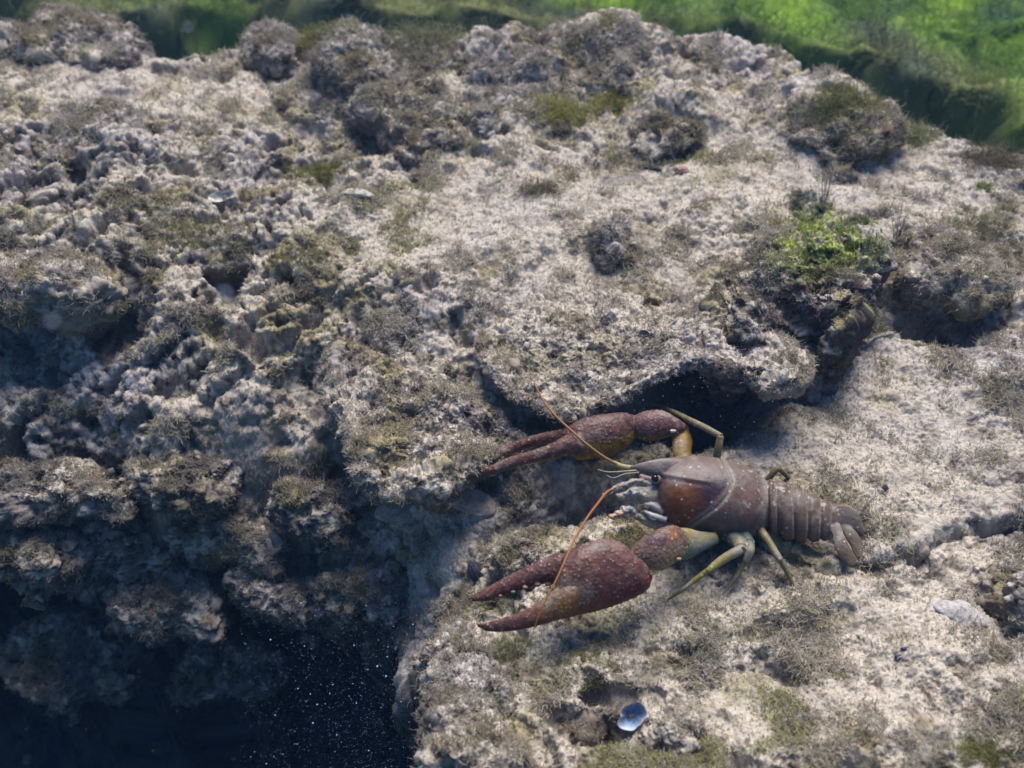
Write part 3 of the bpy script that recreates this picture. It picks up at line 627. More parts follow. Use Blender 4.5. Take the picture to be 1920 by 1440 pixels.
def build_crayfish():
    sh = Shell()
    loft(sh, [(1229,892,1231,935,1.5,.9),(1234,872,1236,968,1.5,.9),(1246,862,1250,986,1.5,.92),(1268,857,1274,996,1.5,.95),(1302,855,1308,1003,1.5,.95),(1342,858,1346,1010,1.45,.95),
              (1382,867,1386,1012,1.4,.95),(1410,880,1413,1006,1.35,.92),(1426,892,1429,996,1.3,.9),(1435,900,1438,988,1.28,.88)], c_carapace, m=150, n=130, cap=.25)
    loft(sh, [(1181,871,1182,876,2.25,.5),(1198,866,1203,881,2.28,.42),(1222,860,1229,888,2.28,.42),(1252,856,1260,894,2.2,.5),(1295,857,1310,899,2.0,.7)], c_simple(np.array([.15, .112, .106]), 0, np.array([.07, .035, .035]), 2.2, 2.9, .4), m=60, cap=.3, shift=.42)
    # ridge behind the eye
    limb(sh, [(1243,893,2.2,4),(1270,899,2.2,5),(1305,905,2.15,5),(1338,911,2.1,3)], c_simple(np.array([.17, .12, .12]), 0, dust=.5))
    # abdomen: overlapping rings
    SEG = [((1436,901,1440,990,1.25),(1453,901,1456,1003,1.18)), ((1451,899,1455,998,1.18),(1484,910,1488,1014,1.08)), ((1481,911,1484,1004,1.08),(1513,922,1512,1017,.98)),
           ((1510,922,1509,1006,.98),(1538,934,1536,1016,.90)), ((1535,934,1533,1006,.9),(1558,943,1557,1012,.84)), ((1555,943,1554,1000,.84),(1580,950,1577,1000,.76))]
    for j, (a, b) in enumerate(SEG):
        mid = [(x + y) / 2 for x, y in zip(a, b)]; dx = mid[1] - 2.0; mid[1] -= 2.5; mid[3] += 5.0; mid[2] -= 1.5
        a2 = (a[0], a[1] + 3.0, a[2], a[3] - 5.0, a[4]); b = (b[0], b[1], b[2] - 1.0, b[3] - 1.5, b[4]); loft(sh, [a2, tuple(mid), b], c_abd(j), thick=.84, m=30, n=64, cap=.10)
    fan = lambda k: c_simple(K_TAN * k, 0, dust=.4)
    loft(sh, [(1568,944,1570,990,.82),(1586,944,1586,995,.80),(1603,953,1601,1001,.74),(1615,972,1612,1004,.66),(1620,990,1617,1003,.6)], fan(1.05), thick=.26, m=40, n=48, cap=.3, shift=.30)
    def c_lobe(s, p, X, Y, P):
        c = fan(.70)(s, p, X, Y, P); e = np.abs(np.sin(p)); return blend(c, np.array([.16, .115, .08]), sm(.5, .2, e) * .7)
    loft(sh, [(1551,990,1572,982,.80),(1558,1003,1577,994,.75),(1561,1022,1583,1012,.66),(1572,1046,1595,1032,.52),(1590,1064,1607,1052,.40),(1598,1066,1609,1058,.36)], c_lobe, thick=.34, m=40, n=44, cap=.3, shift=.20)
    loft(sh, [(1566,982,1588,974,.80),(1576,994,1593,986,.75),(1586,1012,1607,1001,.66),(1597,1032,1617,1021,.54),(1607,1048,1617,1040,.46)], c_lobe, thick=.34, m=36, n=44, cap=.3, shift=.10)
    # near claw
    cl = c_simple(K_CLAW, 1.0, K_CLAWR, 1.5, 2.3, .12)
    def c_palm(s, p, X, Y, P):
        c = cl(s, p, X, Y, P); w = np.exp(-(((X - 1055) / 45) ** 2 + ((Y - 1130) / 34) ** 2)); c = blend(c, np.array([.17, .085, .016]), w * .9)
        return blend(c, np.array([.20, .14, .115]), sm(1040, 1018, Y) * .5)
    loft(sh, [(1202,1052,1222,1086,1.55),(1188,1038,1215,1104,1.55),(1166,1019,1190,1120,1.55),(1135,1010,1140,1139,1.52),(1098,1019,1092,1151,1.48),(1072,1029,1062,1158,1.42),(1057,1041,1046,1160,1.38),(1052,1060,1043,1150,1.36)], c_palm, thick=.62, m=90, n=80, cap=.3)
    loft(sh, [(1078,1090,1068,1156,1.4),(1043,1103,1042,1163,1.36),(1015,1126,1013,1172,1.28),(980,1146,980,1180,1.15),(945,1158,946,1184,1.0),(914,1167,916,1184,.86),(895,1169,897,1176,.78)], c_palm, thick=.62, m=80, n=40, cap=.5)
    loft(sh, [(1078,1043,1072,1096,1.45),(1049,1037,1046,1096,1.42),(1020,1046,1016,1094,1.36),(985,1063,985,1103,1.24),(945,1083,946,1116,1.08),(911,1102,914,1126,.92),(885,1116,888,1127,.8)], cl, thick=.7, m=80, n=40, cap=.5, shift=.05)
    for a, b, r in ((1028,1095,5),(1008,1096,4.5),(985,1102,4),(962,1110,3.5),(938,1117,3),(1022,1124,5),(1000,1137,4.5),(978,1147,4),(955,1156,3.5),(932,1163,3)):
        loft(sh, [(a - r * .6, b - r * .8, a - r * .6, b + r * .8, 1.22), (a + r * .6, b - r * .8, a + r * .6, b + r * .8, 1.22)], c_simple(np.array([.16, .10, .06])), m=6, n=12, cap=.8)
    loft(sh, [(1047,1036,1047,1054,1.5), (1062,1034,1062,1056,1.5)], c_simple(np.array([.20, .12, .06])), m=8, n=16, cap=.7, shift=.30)
    def c_carp(s, p, X, Y, P):
        c = c_simple(np.array([.135, .085, .062]), 1.0, np.array([.19, .135, .065]), 1.5, 2.3, .3)(s, p, X, Y, P)
        c = blend(c, np.array([.06, .026, .045]), np.exp(-(((X - 1232) / 24) ** 2 + ((Y - 1014) / 13) ** 2)) * .9)
        return blend(c, np.array([.26, .11, .045]), np.exp(-(((X - 1262) / 9) ** 2 + ((Y - 1000) / 14) ** 2)) * .9)
    loft(sh, [(1182,1031,1198,1062,1.55),(1201,1011,1217,1068,1.6),(1226,997,1241,1069,1.66),(1250,987,1262,1057,1.66),(1268,986,1277,1046,1.6),(1282,996,1286,1038,1.5)], c_carp, thick=.8, m=50, n=48)
    for a, b, r in ((1250,989,3),(1265,1000,3),(1273,1043,3)):
        loft(sh, [(a - r, b - r, a - r, b + r, 1.72), (a + r, b - r, a + r, b + r, 1.72)], c_simple(np.array([.34, .17, .08])), m=6, n=12, cap=.6, shift=.46)
    loft(sh, [(1268,990,1270,1050,1.35),(1290,990,1292,1048,1.25),(1312,996,1320,1032,1.15),(1340,998,1345,1020,1.1)], c_simple(np.array([.19, .155, .05]), 0, K_TEAL, 1.2, 1.9, .3), thick=.7, m=36, n=36)
    # far claw
    c2 = c_simple(K_CLAW * .95 + .012, 1.0, K_YEL, 1.7, 2.0, .2); c3 = c_simple(K_CLAW, 1.0, K_YEL * .8, 2.2, 2.6, .15)
    loft(sh, [(1190,779,1192,818,1.62),(1170,774,1174,841,1.62),(1147,775,1149,852,1.6),(1110,780,1112,860,1.56),(1080,791,1084,862,1.5),(1064,806,1070,850,1.46)], c2, thick=.7, m=70, n=64, cap=.3)
    loft(sh, [(1084,808,1088,857,1.5),(1060,816,1064,855,1.44),(1035,830,1036,860,1.36),(997,844,999,867,1.22),(956,856,958,878,1.04),(918,873,922,889,.86),(900,881,902,887,.78)], c3, thick=.75, m=70, n=36, cap=.5, shift=.18)
    loft(sh, [(1084,792,1086,838,1.42),(1044,806,1046,832,1.3),(1004,815,1006,836,1.15),(963,829,967,849,.98),(928,849,933,866,.85),(908,868,912,878,.78)], c_simple(K_CLAW * .9, 1., K_YEL * .8, 2.0, 2.6, .15), thick=.75, m=60, n=32, cap=.5, shift=-.12)
    loft(sh, [(1188,780,1190,818,1.64),(1213,770,1212,827,1.68),(1244,770,1240,823,1.7),(1268,783,1262,817,1.68),(1283,793,1279,813,1.62)], c_simple(np.array([.125, .06, .06]), 1.0, np.array([.17, .085, .02]), 2.0, 2.5, .25), thick=.8, m=40, n=40)
    for a, b, r in ((1262,807,3),):
        loft(sh, [(a - r, b - r, a - r, b + r, 1.75), (a + r, b - r, a + r, b + r, 1.75)], c_simple(np.array([.42, .33, .34])), m=6, n=12, cap=1.0, shift=.44)
    loft(sh, [(1258,812,1290,800,1.45),(1260,832,1298,826,1.3),(1262,852,1296,850,1.15),(1272,880,1296,880,1.0)], c_simple(K_YEL * .95, 0, dust=.2), thick=.7, m=30, n=30)
    # walking legs
    def c_leg(k0, k1):
        def f(s, p, X, Y, P): c = rgba(k0, 0., len(s)); c = blend(c, k1, sm(.3, .75, s)); return blend(c, K_DUST, sm(.1, .7, fbm(P.astype(np.float32), .3, 2, 717)) * .4)
        return f
    pale = np.array([.17, .145, .085])
    limb(sh, [(1362,998,.95,15),(1384,1018,1.1,14),(1390,1032,1.15,11)], c_leg(K_TEAL * .6, pale)); limb(sh, [(1389,1031,1.15,10),(1374,1038,1.12,11),(1348,1054,.95,9.5),(1326,1071,.8,6.5)], c_leg(pale, K_LEGD * 1.5))
    limb(sh, [(1328,1069,.8,6.5),(1305,1086,.58,6),(1275,1109,.28,4),(1250,1126,.05,1.6)], c_leg(K_LEGD, K_LEGD * .6))
    limb(sh, [(1392,1005,.95,15),(1404,1020,1.1,12),(1406,1034,1.1,10),(1398,1052,.85,8)], c_leg(K_TEAL * .6, pale)); limb(sh, [(1399,1050,.85,7.5),(1384,1075,.5,5.5),(1368,1098,.22,4),(1354,1116,.02,1.5)], c_leg(K_LEG, K_LEG))
    limb(sh, [(1418,985,.9,12),(1436,1008,.95,9.5),(1456,1040,.85,8.5),(1464,1052,.75,7.5)], c_leg(K_LEG, pale)); limb(sh, [(1463,1050,.75,7),(1476,1072,.45,6),(1487,1096,.2,4),(1497,1113,.0,1.6)], c_leg(K_LEG, K_LEG * .8))
    limb(sh, [(1343,872,1.2,9),(1346,845,1.75,9),(1351,818,2.15,8)], c_leg(K_TEAL, K_LEG)); limb(sh, [(1352,818,2.15,7),(1320,801,2.05,7.5),(1287,785,1.8,7),(1282,782,1.75,6)], c_leg(pale, K_LEG * 1.1)); limb(sh, [(1285,783,1.75,6.5),(1262,772,1.55,5.5),(1235,760,1.3,4),(1214,756,1.15,1.8)], c_leg(K_LEG, pale))
    limb(sh, [(1436,905,.9,8),(1452,884,1.3,7),(1460,880,1.32,6),(1474,892,.95,5),(1488,912,.45,2)], c_leg(K_LEG * .8, K_LEG * .8))
    # mouthparts and antenna bases, coated with silt
    cp_ = c_simple(K_PALE, 0, np.array([.30, .26, .17]), 2.0, 2.8, .5); cw = c_simple(np.array([.36, .36, .38]), 0, dust=.4); co = c_simple(np.array([.36, .24, .17]), 0, dust=.4)
    limb(sh, [(1262,985,1.05,12),(1228,982,1.1,12),(1204,972,1.15,11),(1192,962,1.2,9)], cp_); limb(sh, [(1192,960,1.3,9),(1178,955,1.35,11),(1166,958,1.35,9)], cw); limb(sh, [(1168,960,1.3,8),(1155,966,1.25,8),(1144,971,1.2,4)], co)
    limb(sh, [(1245,960,1.5,8),(1225,948,1.6,7),(1208,945,1.6,4)], c_simple(np.array([.33, .30, .30]), 0)); limb(sh, [(1250,975,1.4,7),(1222,966,1.45,6),(1205,957,1.4,3)], cw)
    limb(sh, [(1236,925,1.7,18),(1212,928,1.7,17),(1190,926,1.65,15),(1172,930,1.6,11),(1158,934,1.6,7)], cp_); limb(sh, [(1196,921,1.85,9),(1182,924,1.85,9)], cw)
    limb(sh, [(1222,912,1.9,10),(1195,904,1.9,8),(1168,910,1.85,7),(1142,922,1.75,5),(1130,928,1.7,3)], c_simple(np.array([.26, .22, .17]), 0, dust=.6))
    limb(sh, [(1232,905,2.0,9),(1212,898,2.0,8),(1200,892,2.0,5)], c_simple(np.array([.17, .12, .12]), 0))
    limb(sh, [(1215,880,2.0,8),(1185,878,2.0,7),(1165,874,2.0,6),(1148,866,2.0,4.5)], c_simple(np.array([.25, .2, .09]), 0, dust=.4))
    limb(sh, [(1240,940,1.5,20),(1236,960,1.3,20)], c_simple(np.array([.10, .07, .06]), 0))
    V = np.vstack(sh.V); Cc = np.vstack(sh.c)
    raw = mesh_np('raw', V, np.vstack(sh.Fq), None, tri=np.vstack(sh.T))
    md = raw.modifiers.new('r', 'REMESH'); md.mode = 'VOXEL'; md.voxel_size = 0.02 * S; md.adaptivity = 0
    dg = bpy.context.evaluated_depsgraph_get(); ev = raw.evaluated_get(dg); me = bpy.data.meshes.new_from_object(ev)
    nv = len(me.vertices); co_ = np.empty(nv * 3, np.float32); me.vertices.foreach_get('co', co_); P = co_.reshape(-1, 3).astype(float) / S
    no = np.empty(nv * 3, np.float32); me.vertex_normals.foreach_get('vector', no); N_ = no.reshape(-1, 3).astype(float)
    bpy.data.objects.remove(raw)
    kd = KDTree(len(V))
    for i, v in enumerate(V): kd.insert(v, i)
    kd.balance(); idx = np.array([kd.find(p)[1] for p in P]); col = Cc[idx].copy()
    # soften colour borders between the pieces
    ne = len(me.edges); ed = np.empty(ne * 2, np.int32); me.edges.foreach_get('vertices', ed); ed = ed.reshape(-1, 2)
    deg = np.bincount(ed.ravel(), minlength=nv)[:, None] + 1
    for _ in range(3):
        acc = col.copy()
        for k in range(4):
            acc[:, k] += np.bincount(ed[:, 0], col[ed[:, 1], k], nv) + np.bincount(ed[:, 1], col[ed[:, 0], k], nv)
        col = acc / deg
    P3 = P.astype(np.float32); X, Y, _ = proj(P)
    a = np.clip(col[:, 3], 0, 1); dt = dots(P3, .125, 31) + .13 * perlin(P3, .5, 737); cr2 = crumbs(P3, .13, 33)
    P = P + N_ * (a * (.014 * sm(.5, .1, dt) + .018 * np.maximum(0, cr2 - .3)) + .006 * fbm(P3, .15, 2, 720))[:, None]
    mo = sm(1222, 1205, X) * sm(894, 902, Y) * sm(985, 978, Y) * (a < .3); P += N_ * (mo * (.07 * (crumbs(P3, .14, 43) - .3) + .05 * perlin(P3, .2, 733)))[:, None]
    col[:, :3] += (np.array([.20, .18, .13]) - col[:, :3]) * (mo * sm(0, .5, fbm(P3, .16, 2, 735)) * .8)[:, None]
    cara = (X > 1240) & (X < 1440) & (np.abs(Y - 935) < 90) & (a < .3)
    rg = seg_d(X, Y, [(1205,884),(1232,890),(1262,896),(1300,903),(1340,909)]); side = Y - np.interp(X, [1180, 1232, 1340], [876, 890, 909])
    up_ = np.exp(-((side + 3) / 4.) ** 2) * cara * sm(1350, 1320, X) * (rg < 14); P += N_ * (.035 * up_)[:, None]
    ridge_shade = np.exp(-((side - 5) / 4.) ** 2) * cara * sm(1345, 1290, X) * (rg < 14); P -= N_ * (.012 * ridge_shade)[:, None]; col[:, :3] += (np.array([.035, .016, .018]) - col[:, :3]) * (ridge_shade * .4)[:, None]  # last term paints the shadow line below the rostrum ridge
    frn = sm(2, -6, (X - 1368) + .9 * np.maximum(0, Y - 905)); pp = np.exp(-(((X - 1338) / 40) ** 2 + ((Y - 926) / 34) ** 2) ** 1.5) * frn * cara; col[:, :3] += (np.array([.022, .014, .030]) - col[:, :3]) * (pp * .8)[:, None]
    pc = np.exp(-(((X - 1272) / 36) ** 2 + ((Y - 948) / 34) ** 2) ** 1.5) * frn * cara; col[:, :3] += (np.array([.120, .040, .012]) - col[:, :3]) * (pc * .5)[:, None]
    g = seg_d(X, Y, GROOVE); P -= N_ * (.05 * np.exp(-(g / 3.5) ** 2) * cara)[:, None]
    col[:, :3] *= (1 + .25 * fbm(P3, .45, 3, 741) + .06 * perlin(P3, .08, 745))[:, None].clip(.4, 1.6)
    ds = sm(.05, .55, fbm(P3, .9, 3, 743)) * sm(0, .6, N_[:, 2]); col[:, :3] += (K_DUST * .8 - col[:, :3]) * (ds * .4)[:, None]
    dot = sm(.22, .11, dt) * a; col[:, :3] += (np.array([.42, .34, .33]) - col[:, :3]) * (dot * (.35 + .45 * sm(-.2, .4, perlin(P3, .4, 747))))[:, None]
    dk = sm(.16, .05, cr2) * a; col[:, :3] *= (1 - .35 * dk)[:, None]
    sp_ = sm(.17, .10, dots(P3, .26, 37)) * (1 - a); col[:, :3] += (np.array([.45, .42, .40]) - col[:, :3]) * (sp_ * .6)[:, None]
    fl = sm(.42, .62, fbm(P3, .28, 3, 730)) * sm(0, .5, N_[:, 2]) * (1 - a) * sm(1380, 1410, X); col[:, :3] += (np.array([.36, .34, .32]) - col[:, :3]) * (fl * .6 * (Y < 975))[:, None]
    me.vertices.foreach_set('co', (P * S).astype(np.float32).ravel())
    c4 = np.ones((nv, 4), np.float32); c4[:, :3] = col[:, :3]
    at = me.color_attributes.new('Col', 'FLOAT_COLOR', 'POINT'); at.data.foreach_set('color', c4.ravel())
    me.polygons.foreach_set('use_smooth', np.ones(len(me.polygons), bool))
    me.materials.clear(); me.materials.append(material('crayfish_shell', .45, .2, .16, 1300., .22, 2400., sss=.05)); me.update()
    body = bpy.data.objects.new('crayfish', me); C.objects.link(body)
    tag(body, 'brown purple crayfish with two long dotted claws, standing on the silty rock shelf', 'crayfish')
    # feelers, eye
    def tube(name, pts, k0, k1, mat):
        s2 = Shell(); limb(s2, pts, lambda s, p, X, Y, P: blend(rgba(k0, 0, len(s)), k1, s) * np.r_[1, 1, 1, 1] * (1 + .18 * np.sin(s * 420))[:, None], m=140, n=8, thin=.72)
        return mesh_np(name, np.vstack(s2.V), np.vstack(s2.Fq), mat, body, np.vstack(s2.c)[:, :3], tri=np.vstack(s2.T))
    M_ant = material('feeler', .45, .15, .1, 1500.)
    tube('antenna', [(1172,876,2.0,4.2),(1150,867,2.05,4.2),(1128,854,2.2,3.8),(1100,833,2.45,3.6),(1074,810,2.6,3.3),(1048,786,2.6,3.0),(1026,762,2.5,2.5),(1010,735,2.3,2.0),(998,712,2.1,1.5),(988,695,1.95,1.0)], np.array([.16, .11, .04]), np.array([.22, .08, .035]), M_ant)
    tube('antenna', [(1150,917,1.8,4.0),(1137,924,1.85,4.0),(1120,945,2.2,3.6),(1100,972,2.5,3.4),(1078,1010,2.7,3.2),(1062,1045,2.75,2.9),(1044,1085,2.6,2.6),(1026,1120,2.35,2.2),(1010,1155,2.0,1.7),(1002,1178,1.75,1.1)], np.array([.22, .085, .035]), np.array([.23, .10, .025]), M_ant)
    tube('antennule', [(1196,882,2.05,3),(1170,884,2.0,2.2),(1140,885,1.9,1.7),(1120,880,1.85,1.0)], np.array([.28, .24, .14]), np.array([.28, .24, .14]), M_ant)
    tube('antennule', [(1198,886,2.0,3),(1172,889,1.95,2.0),(1150,896,1.85,1.4),(1136,890,1.8,1.0)], np.array([.25, .22, .16]), np.array([.25, .22, .16]), M_ant)
    c0 = W(1232, 915, 1.5); d0 = dep_of(c0) - .84
    def ball(P0, r, k):
        th = np.linspace(.05, math.pi - .05, 20); ph = np.linspace(0, 2 * np.pi, 28, endpoint=False)
        G = np.array([[P0 + r * np.array([math.sin(t) * math.cos(p), math.sin(t) * math.sin(p), math.cos(t)]) for p in ph] for t in th]); s2 = Shell(); s2.add(G, np.tile(np.r_[k, 0], (20, 28, 1))); return s2
    M_eye = material('eye_gloss', .1, .35, .05, 900.)
    e = ball(at_depth(1228, 897, d0), .115, np.array([.006, .006, .010])); eye = mesh_np('eye', np.vstack(e.V), np.vstack(e.Fq), M_eye, body, np.vstack(e.c)[:, :3], tri=np.vstack(e.T))
    e = ball(at_depth(1232, 898, d0 + .10), .15, np.array([.23, .18, .13])); mesh_np('eye_stalk', np.vstack(e.V), np.vstack(e.Fq), M_ant, body, np.vstack(e.c)[:, :3], tri=np.vstack(e.T))
    return body
build_crayfish()
print('crayfish', time.time() - t0)

# ------------------------------------------------------------------ tufts of algae
def tuft_on(surf, cx, cy, rx, ry, n, r):
    P, nn = surf; X, Y, _ = proj(P); m = np.nonzero((((X - cx) / rx) ** 2 + ((Y - cy) / ry) ** 2 < 1) & (nn[:, 2] > .1))[0]
    return P[r.choice(m, n)]
def tuft(name, label, cat, px, py, n, spread_px, length, rad, k0, k1, seed, curl=.35, up=.8, fan=.6, group=None, lift=0.0, drift=(0, 0, 0), squash=.6, surf=None):
    r = np.random.RandomState(seed); P0 = on_bed(px, py); d = dep_of(P0); sr = spread_px * d / F
    q = r.normal(size=(n, 2)) * sr * .5; K = 7
    root = np.c_[P0[0] + q[:, 0], P0[1] + q[:, 1] * squash, np.full(n, P0[2])]
    m = np.nonzero((np.abs(BP[:, 0] - P0[0]) < 3 * sr + .3) & (np.abs(BP[:, 1] - P0[1]) < 3 * sr + .3) & (BP[:, 2] > P0[2] - 2.5))[0]
    if len(m):
        kd = KDTree(len(m))
        for a in m: kd.insert((BP[a, 0], BP[a, 1], 0), int(a))
        kd.balance(); root[:, 2] = [BP[kd.find((x, y, 0))[1], 2] for x, y, _ in root]
    if surf is not None:
        root = tuft_on(surf, px, py, spread_px, spread_px * .55, n, r); q = (root - root.mean(0))[:, :2]; sr = np.abs(q).mean()
    root[:, 2] += lift - .05
    dr = np.c_[q / (sr + 1e-6) * fan, np.full(n, up)] + r.normal(size=(n, 3)) * .25 + np.array(drift); dr /= np.linalg.norm(dr, axis=1, keepdims=True)
    ln = length * (.4 + .8 * r.rand(n)) / (K - 1); pts = np.zeros((n, K, 3)); pts[:, 0] = root; bend = r.normal(size=(n, 3)) * curl
    for k in range(1, K):
        pts[:, k] = pts[:, k - 1] + dr * ln[:, None]; dr = dr + bend * .5 + r.normal(size=(n, 3)) * curl * .5; dr /= np.linalg.norm(dr, axis=1, keepdims=True)
    T = np.gradient(pts, axis=1); T /= np.linalg.norm(T, axis=2, keepdims=True) + 1e-9
    A = np.cross(T, np.array([.3, .9, .2])); A /= np.linalg.norm(A, axis=2, keepdims=True) + 1e-9; B = np.cross(T, A)
    w = (rad * np.linspace(1, .35, K))[None, :, None] * (.7 + .6 * r.rand(n))[:, None, None]
    R3 = np.stack([pts + w * (A * math.cos(a) + B * math.sin(a)) for a in (0, 2.094, 4.189)], axis=2)     # n,K,3,3
    V = R3.reshape(-1, 3); ix = np.arange(n * K * 3).reshape(n, K, 3); ix = np.concatenate([ix, ix[:, :, :1]], 2)
    fq = np.stack([ix[:, :-1, :-1], ix[:, :-1, 1:], ix[:, 1:, 1:], ix[:, 1:, :-1]], -1).reshape(-1, 4)
    t = np.tile(np.linspace(0, 1, K)[None, :, None], (n, 1, 3)).ravel(); b = np.repeat(.65 + .7 * r.rand(n), K * 3)
    col = (np.array(k0)[None] * (1 - t[:, None]) + np.array(k1)[None] * t[:, None]) * b[:, None]
    return tag(mesh_np(name, V, fq, M_weed, col=col), label, cat, group)
OLV, OLT, LIM, LIT = (.14, .135, .03), (.28, .28, .09), (.19, .23, .035), (.33, .36, .10)
BRN, BRT = (.12, .09, .05), (.27, .23, .15)
TUFTS = [
 ('lime green algae carpet over the top of the mossy boulder', 1535, 445, 1700, 110, .42, .012, LIM, LIT, .5, .6, 1.0),
 ('bright lime tip of algae at the right corner of the mossy boulder', 1612, 476, 260, 40, .5, .014, LIM, (.42, .44, .02), .4, .7, .6),
 ('tall thin spike of grey algae standing above the lime green patch', 1543, 383, 11, 5, 2.3, .022, (.30, .26, .20), (.42, .38, .31), .06, 2.6, .12),
 ('thin grey spike of algae right of the lime green patch', 1680, 438, 10, 5, 1.7, .020, (.30, .26, .20), (.42, .38, .31), .08, 2.6, .12),
 ('yellowish olive tuft of algae in front of the crest rocks, middle', 1045, 205, 700, 50, 1.3, .018, OLV, (.40, .40, .09), .5, .7, .8),
 ('brown tuft of algae below the yellowish one, above the silt', 1010, 350, 360, 34, 1.1, .015, BRN, BRT, .5, .6, .8),
 ('wispy olive bush of algae on the pitted slope, upper left centre', 600, 320, 620, 50, 1.4, .013, OLV, OLT, .35, .9, .7),
 ('wide olive algae mat left of centre, above the cratered slope', 340, 430, 900, 85, 1.0, .014, OLV, OLT, .6, .6, .9),
 ('olive green algae tuft under the lower claw', 955, 1215, 900, 48, .6, .011, (.12, .13, .035), (.28, .29, .13), .7, .5, .9),
 ('mossy olive algae mat on the rock below the tail', 1545, 1140, 800, 70, .45, .010, OLV, OLT, .7, .5, .9),
 ('blurred olive algae tuft at the lower right corner', 1840, 1400, 500, 42, .8, .011, OLV, OLT, .6, .6, .8),
 ('pale wispy tuft of algae beside the knob in the open silt', 1205, 470, 320, 42, .9, .011, (.24, .22, .15), (.36, .34, .26), .5, .6, .8),
 ('small round lime green algae dot near the right edge', 1850, 345, 200, 12, .6, .016, LIM, LIT, .6, .6, .8),
 ('olive algae fringe on the shaggy hummock at the right of the crest', 1590, 200, 700, 56, 1.8, .018, OLV, (.30, .30, .12), .4, .8, .8),
 ('pale green algae bush beside the crest gap, far right', 1700, 250, 500, 40, 1.6, .018, (.20, .22, .10), (.36, .38, .2), .4, .8, .8),
 ('brown twiggy algae at the right edge beyond the dark undercut rock', 1865, 300, 320, 46, 2.0, .02, BRN, BRT, .5, .8, .8),
 ('olive algae tuft in the crack between slab and ledge', 1005, 790, 350, 22, .55, .010, (.10, .11, .03), (.24, .25, .10), .6, .6, .8),
 ('olive algae mat between the lower claw and the mussel shell', 1090, 1235, 900, 85, .6, .011, OLV, OLT, .7, .5, .9),
 ('olive algae mat in the low spot in front of the legs', 1420, 1185, 800, 75, .5, .010, OLV, OLT, .7, .5, .9),
 ('yellow olive algae mat above the silt strip, right of the yellowish tuft', 1150, 195, 700, 55, 1.2, .016, OLV, (.38, .37, .10), .6, .6, .9),
 ('yellow olive algae on the ledge left of the upper claw', 760, 745, 700, 60, .6, .011, OLV, OLT, .7, .5, .9),
 ('olive fringe hanging on the right end of the silt slab', 1440, 690, 500, 40, .6, .011, OLV, (.36, .35, .14), .6, .5, .9),
 ('grey green algae mat at the right edge above the dark undercut rock', 1840, 420, 600, 70, 1.0, .014, OLV, (.33, .32, .18), .6, .6, .8),
 ('dull olive algae mat right of the mussel shell', 1330, 1200, 800, 80, .5, .010, OLV, OLT, .7, .5, .9),
 ('brown olive tuft on the crumbly slope between the silt patches, left', 560, 470, 620, 55, .8, .013, BRN, OLT, .6, .6, .9),
 ('soft grey green algae fringe along the crest, upper middle', 800, 70, 700, 75, 2.2, .02, (.18, .17, .09), (.33, .33, .2), .45, .7, .8),
 ('shaggy olive algae growing on the crest near the top left gap', 585, 75, 520, 50, 2.0, .02, OLV, OLT, .45, .8, .7),
]
for k, (lb, px, py, n, spd, ln, rd, k0, k1, curl, up, fan) in enumerate(TUFTS):
    tuft('algae_tuft', lb, 'algae', px, py, int(n * 2.0), spd * 1.15, ln * (.6 if up < 1.5 else .9), rd * .66, [.8 * v + .2 * w for v, w in zip(k0, k1)], [min(.5, 1.15 * v) for v in k1], 500 + k, curl * (2.2 if up < 1.5 else 1.), up * (.65 if up < 1.5 else 1), fan, surf=BOULDER[1:3] if 'mossy boulder' in lb and 'lime' in lb else None)

# ------------------------------------------------------------------ shells, pebbles, twigs
M_shell = material('shell', .4, .25, .4, 420., .3, 900.); M_stone = material('small_stone', .8, .25, .3, 900., .5, 1500.)
def frame(n):
    n = np.array(n, float); n /= np.linalg.norm(n); a = np.cross(n, [0, 1, .1]); a /= np.linalg.norm(a); return a, np.cross(n, a), n
def shell(name, label, px, py, rx, ry, depth, nrm, rot, kin, krim, kout, lift=.1):
    P0 = on_bed(px, py); k = dep_of(P0) / F; a, b, n = frame(nrm); ca, sa = math.cos(rot), math.sin(rot); a, b = a * ca + b * sa, b * ca - a * sa
    nr_, na = 18, 48; th = np.linspace(0, 2 * np.pi, na, endpoint=False); rings = []; cols = []
    wob = 1 + .10 * np.sin(2 * th) + .05 * np.sin(5 * th + 1) - .10 * np.maximum(0, np.sin(3 * th + rot * 9)) ** 6
    for side in (0, 1):
        for r_ in (np.linspace(.02, 1, nr_) if side == 0 else np.linspace(1.0, .02, nr_)):
            z = -depth * (1 - r_ ** 2.2) - (.035 * (side == 1)) - .01
            rings.append(P0 + n * (z + lift) [None] if False else P0 + (np.outer(np.cos(th) * wob * rx * k * r_, a) + np.outer(np.sin(th) * wob * ry * k * r_, b)) + n * (z + lift))
            c = np.array(kin) * (1 - r_ ** 3) + np.array(krim) * r_ ** 3 if side == 0 else np.array(kout) * (.8 + .3 * math.sin(r_ * 40))
            cols.append(np.tile(c, (na, 1)))
    G = np.array(rings); ob = mesh_np(name, G.reshape(-1, 3), grid_faces(len(G), na, True), M_shell, col=np.array(cols).reshape(-1, 3)); return tag(ob, label, 'shell')
shell('mussel_shell', 'small open shell, blue inside with a pale rim, in the dark hollow below the claws', 1190, 1338, 30, 22, .26, (-.15, -.6, .75), .35, (.05, .13, .27), (.34, .35, .40), (.10, .09, .12), .2)
shell('clam_shell', 'pale half shell tilted over a dark slit, left of centre among the algae', 412, 372, 26, 12, .22, (0, -.5, .85), .1, (.42, .40, .36), (.46, .44, .40), (.2, .18, .15), .08)
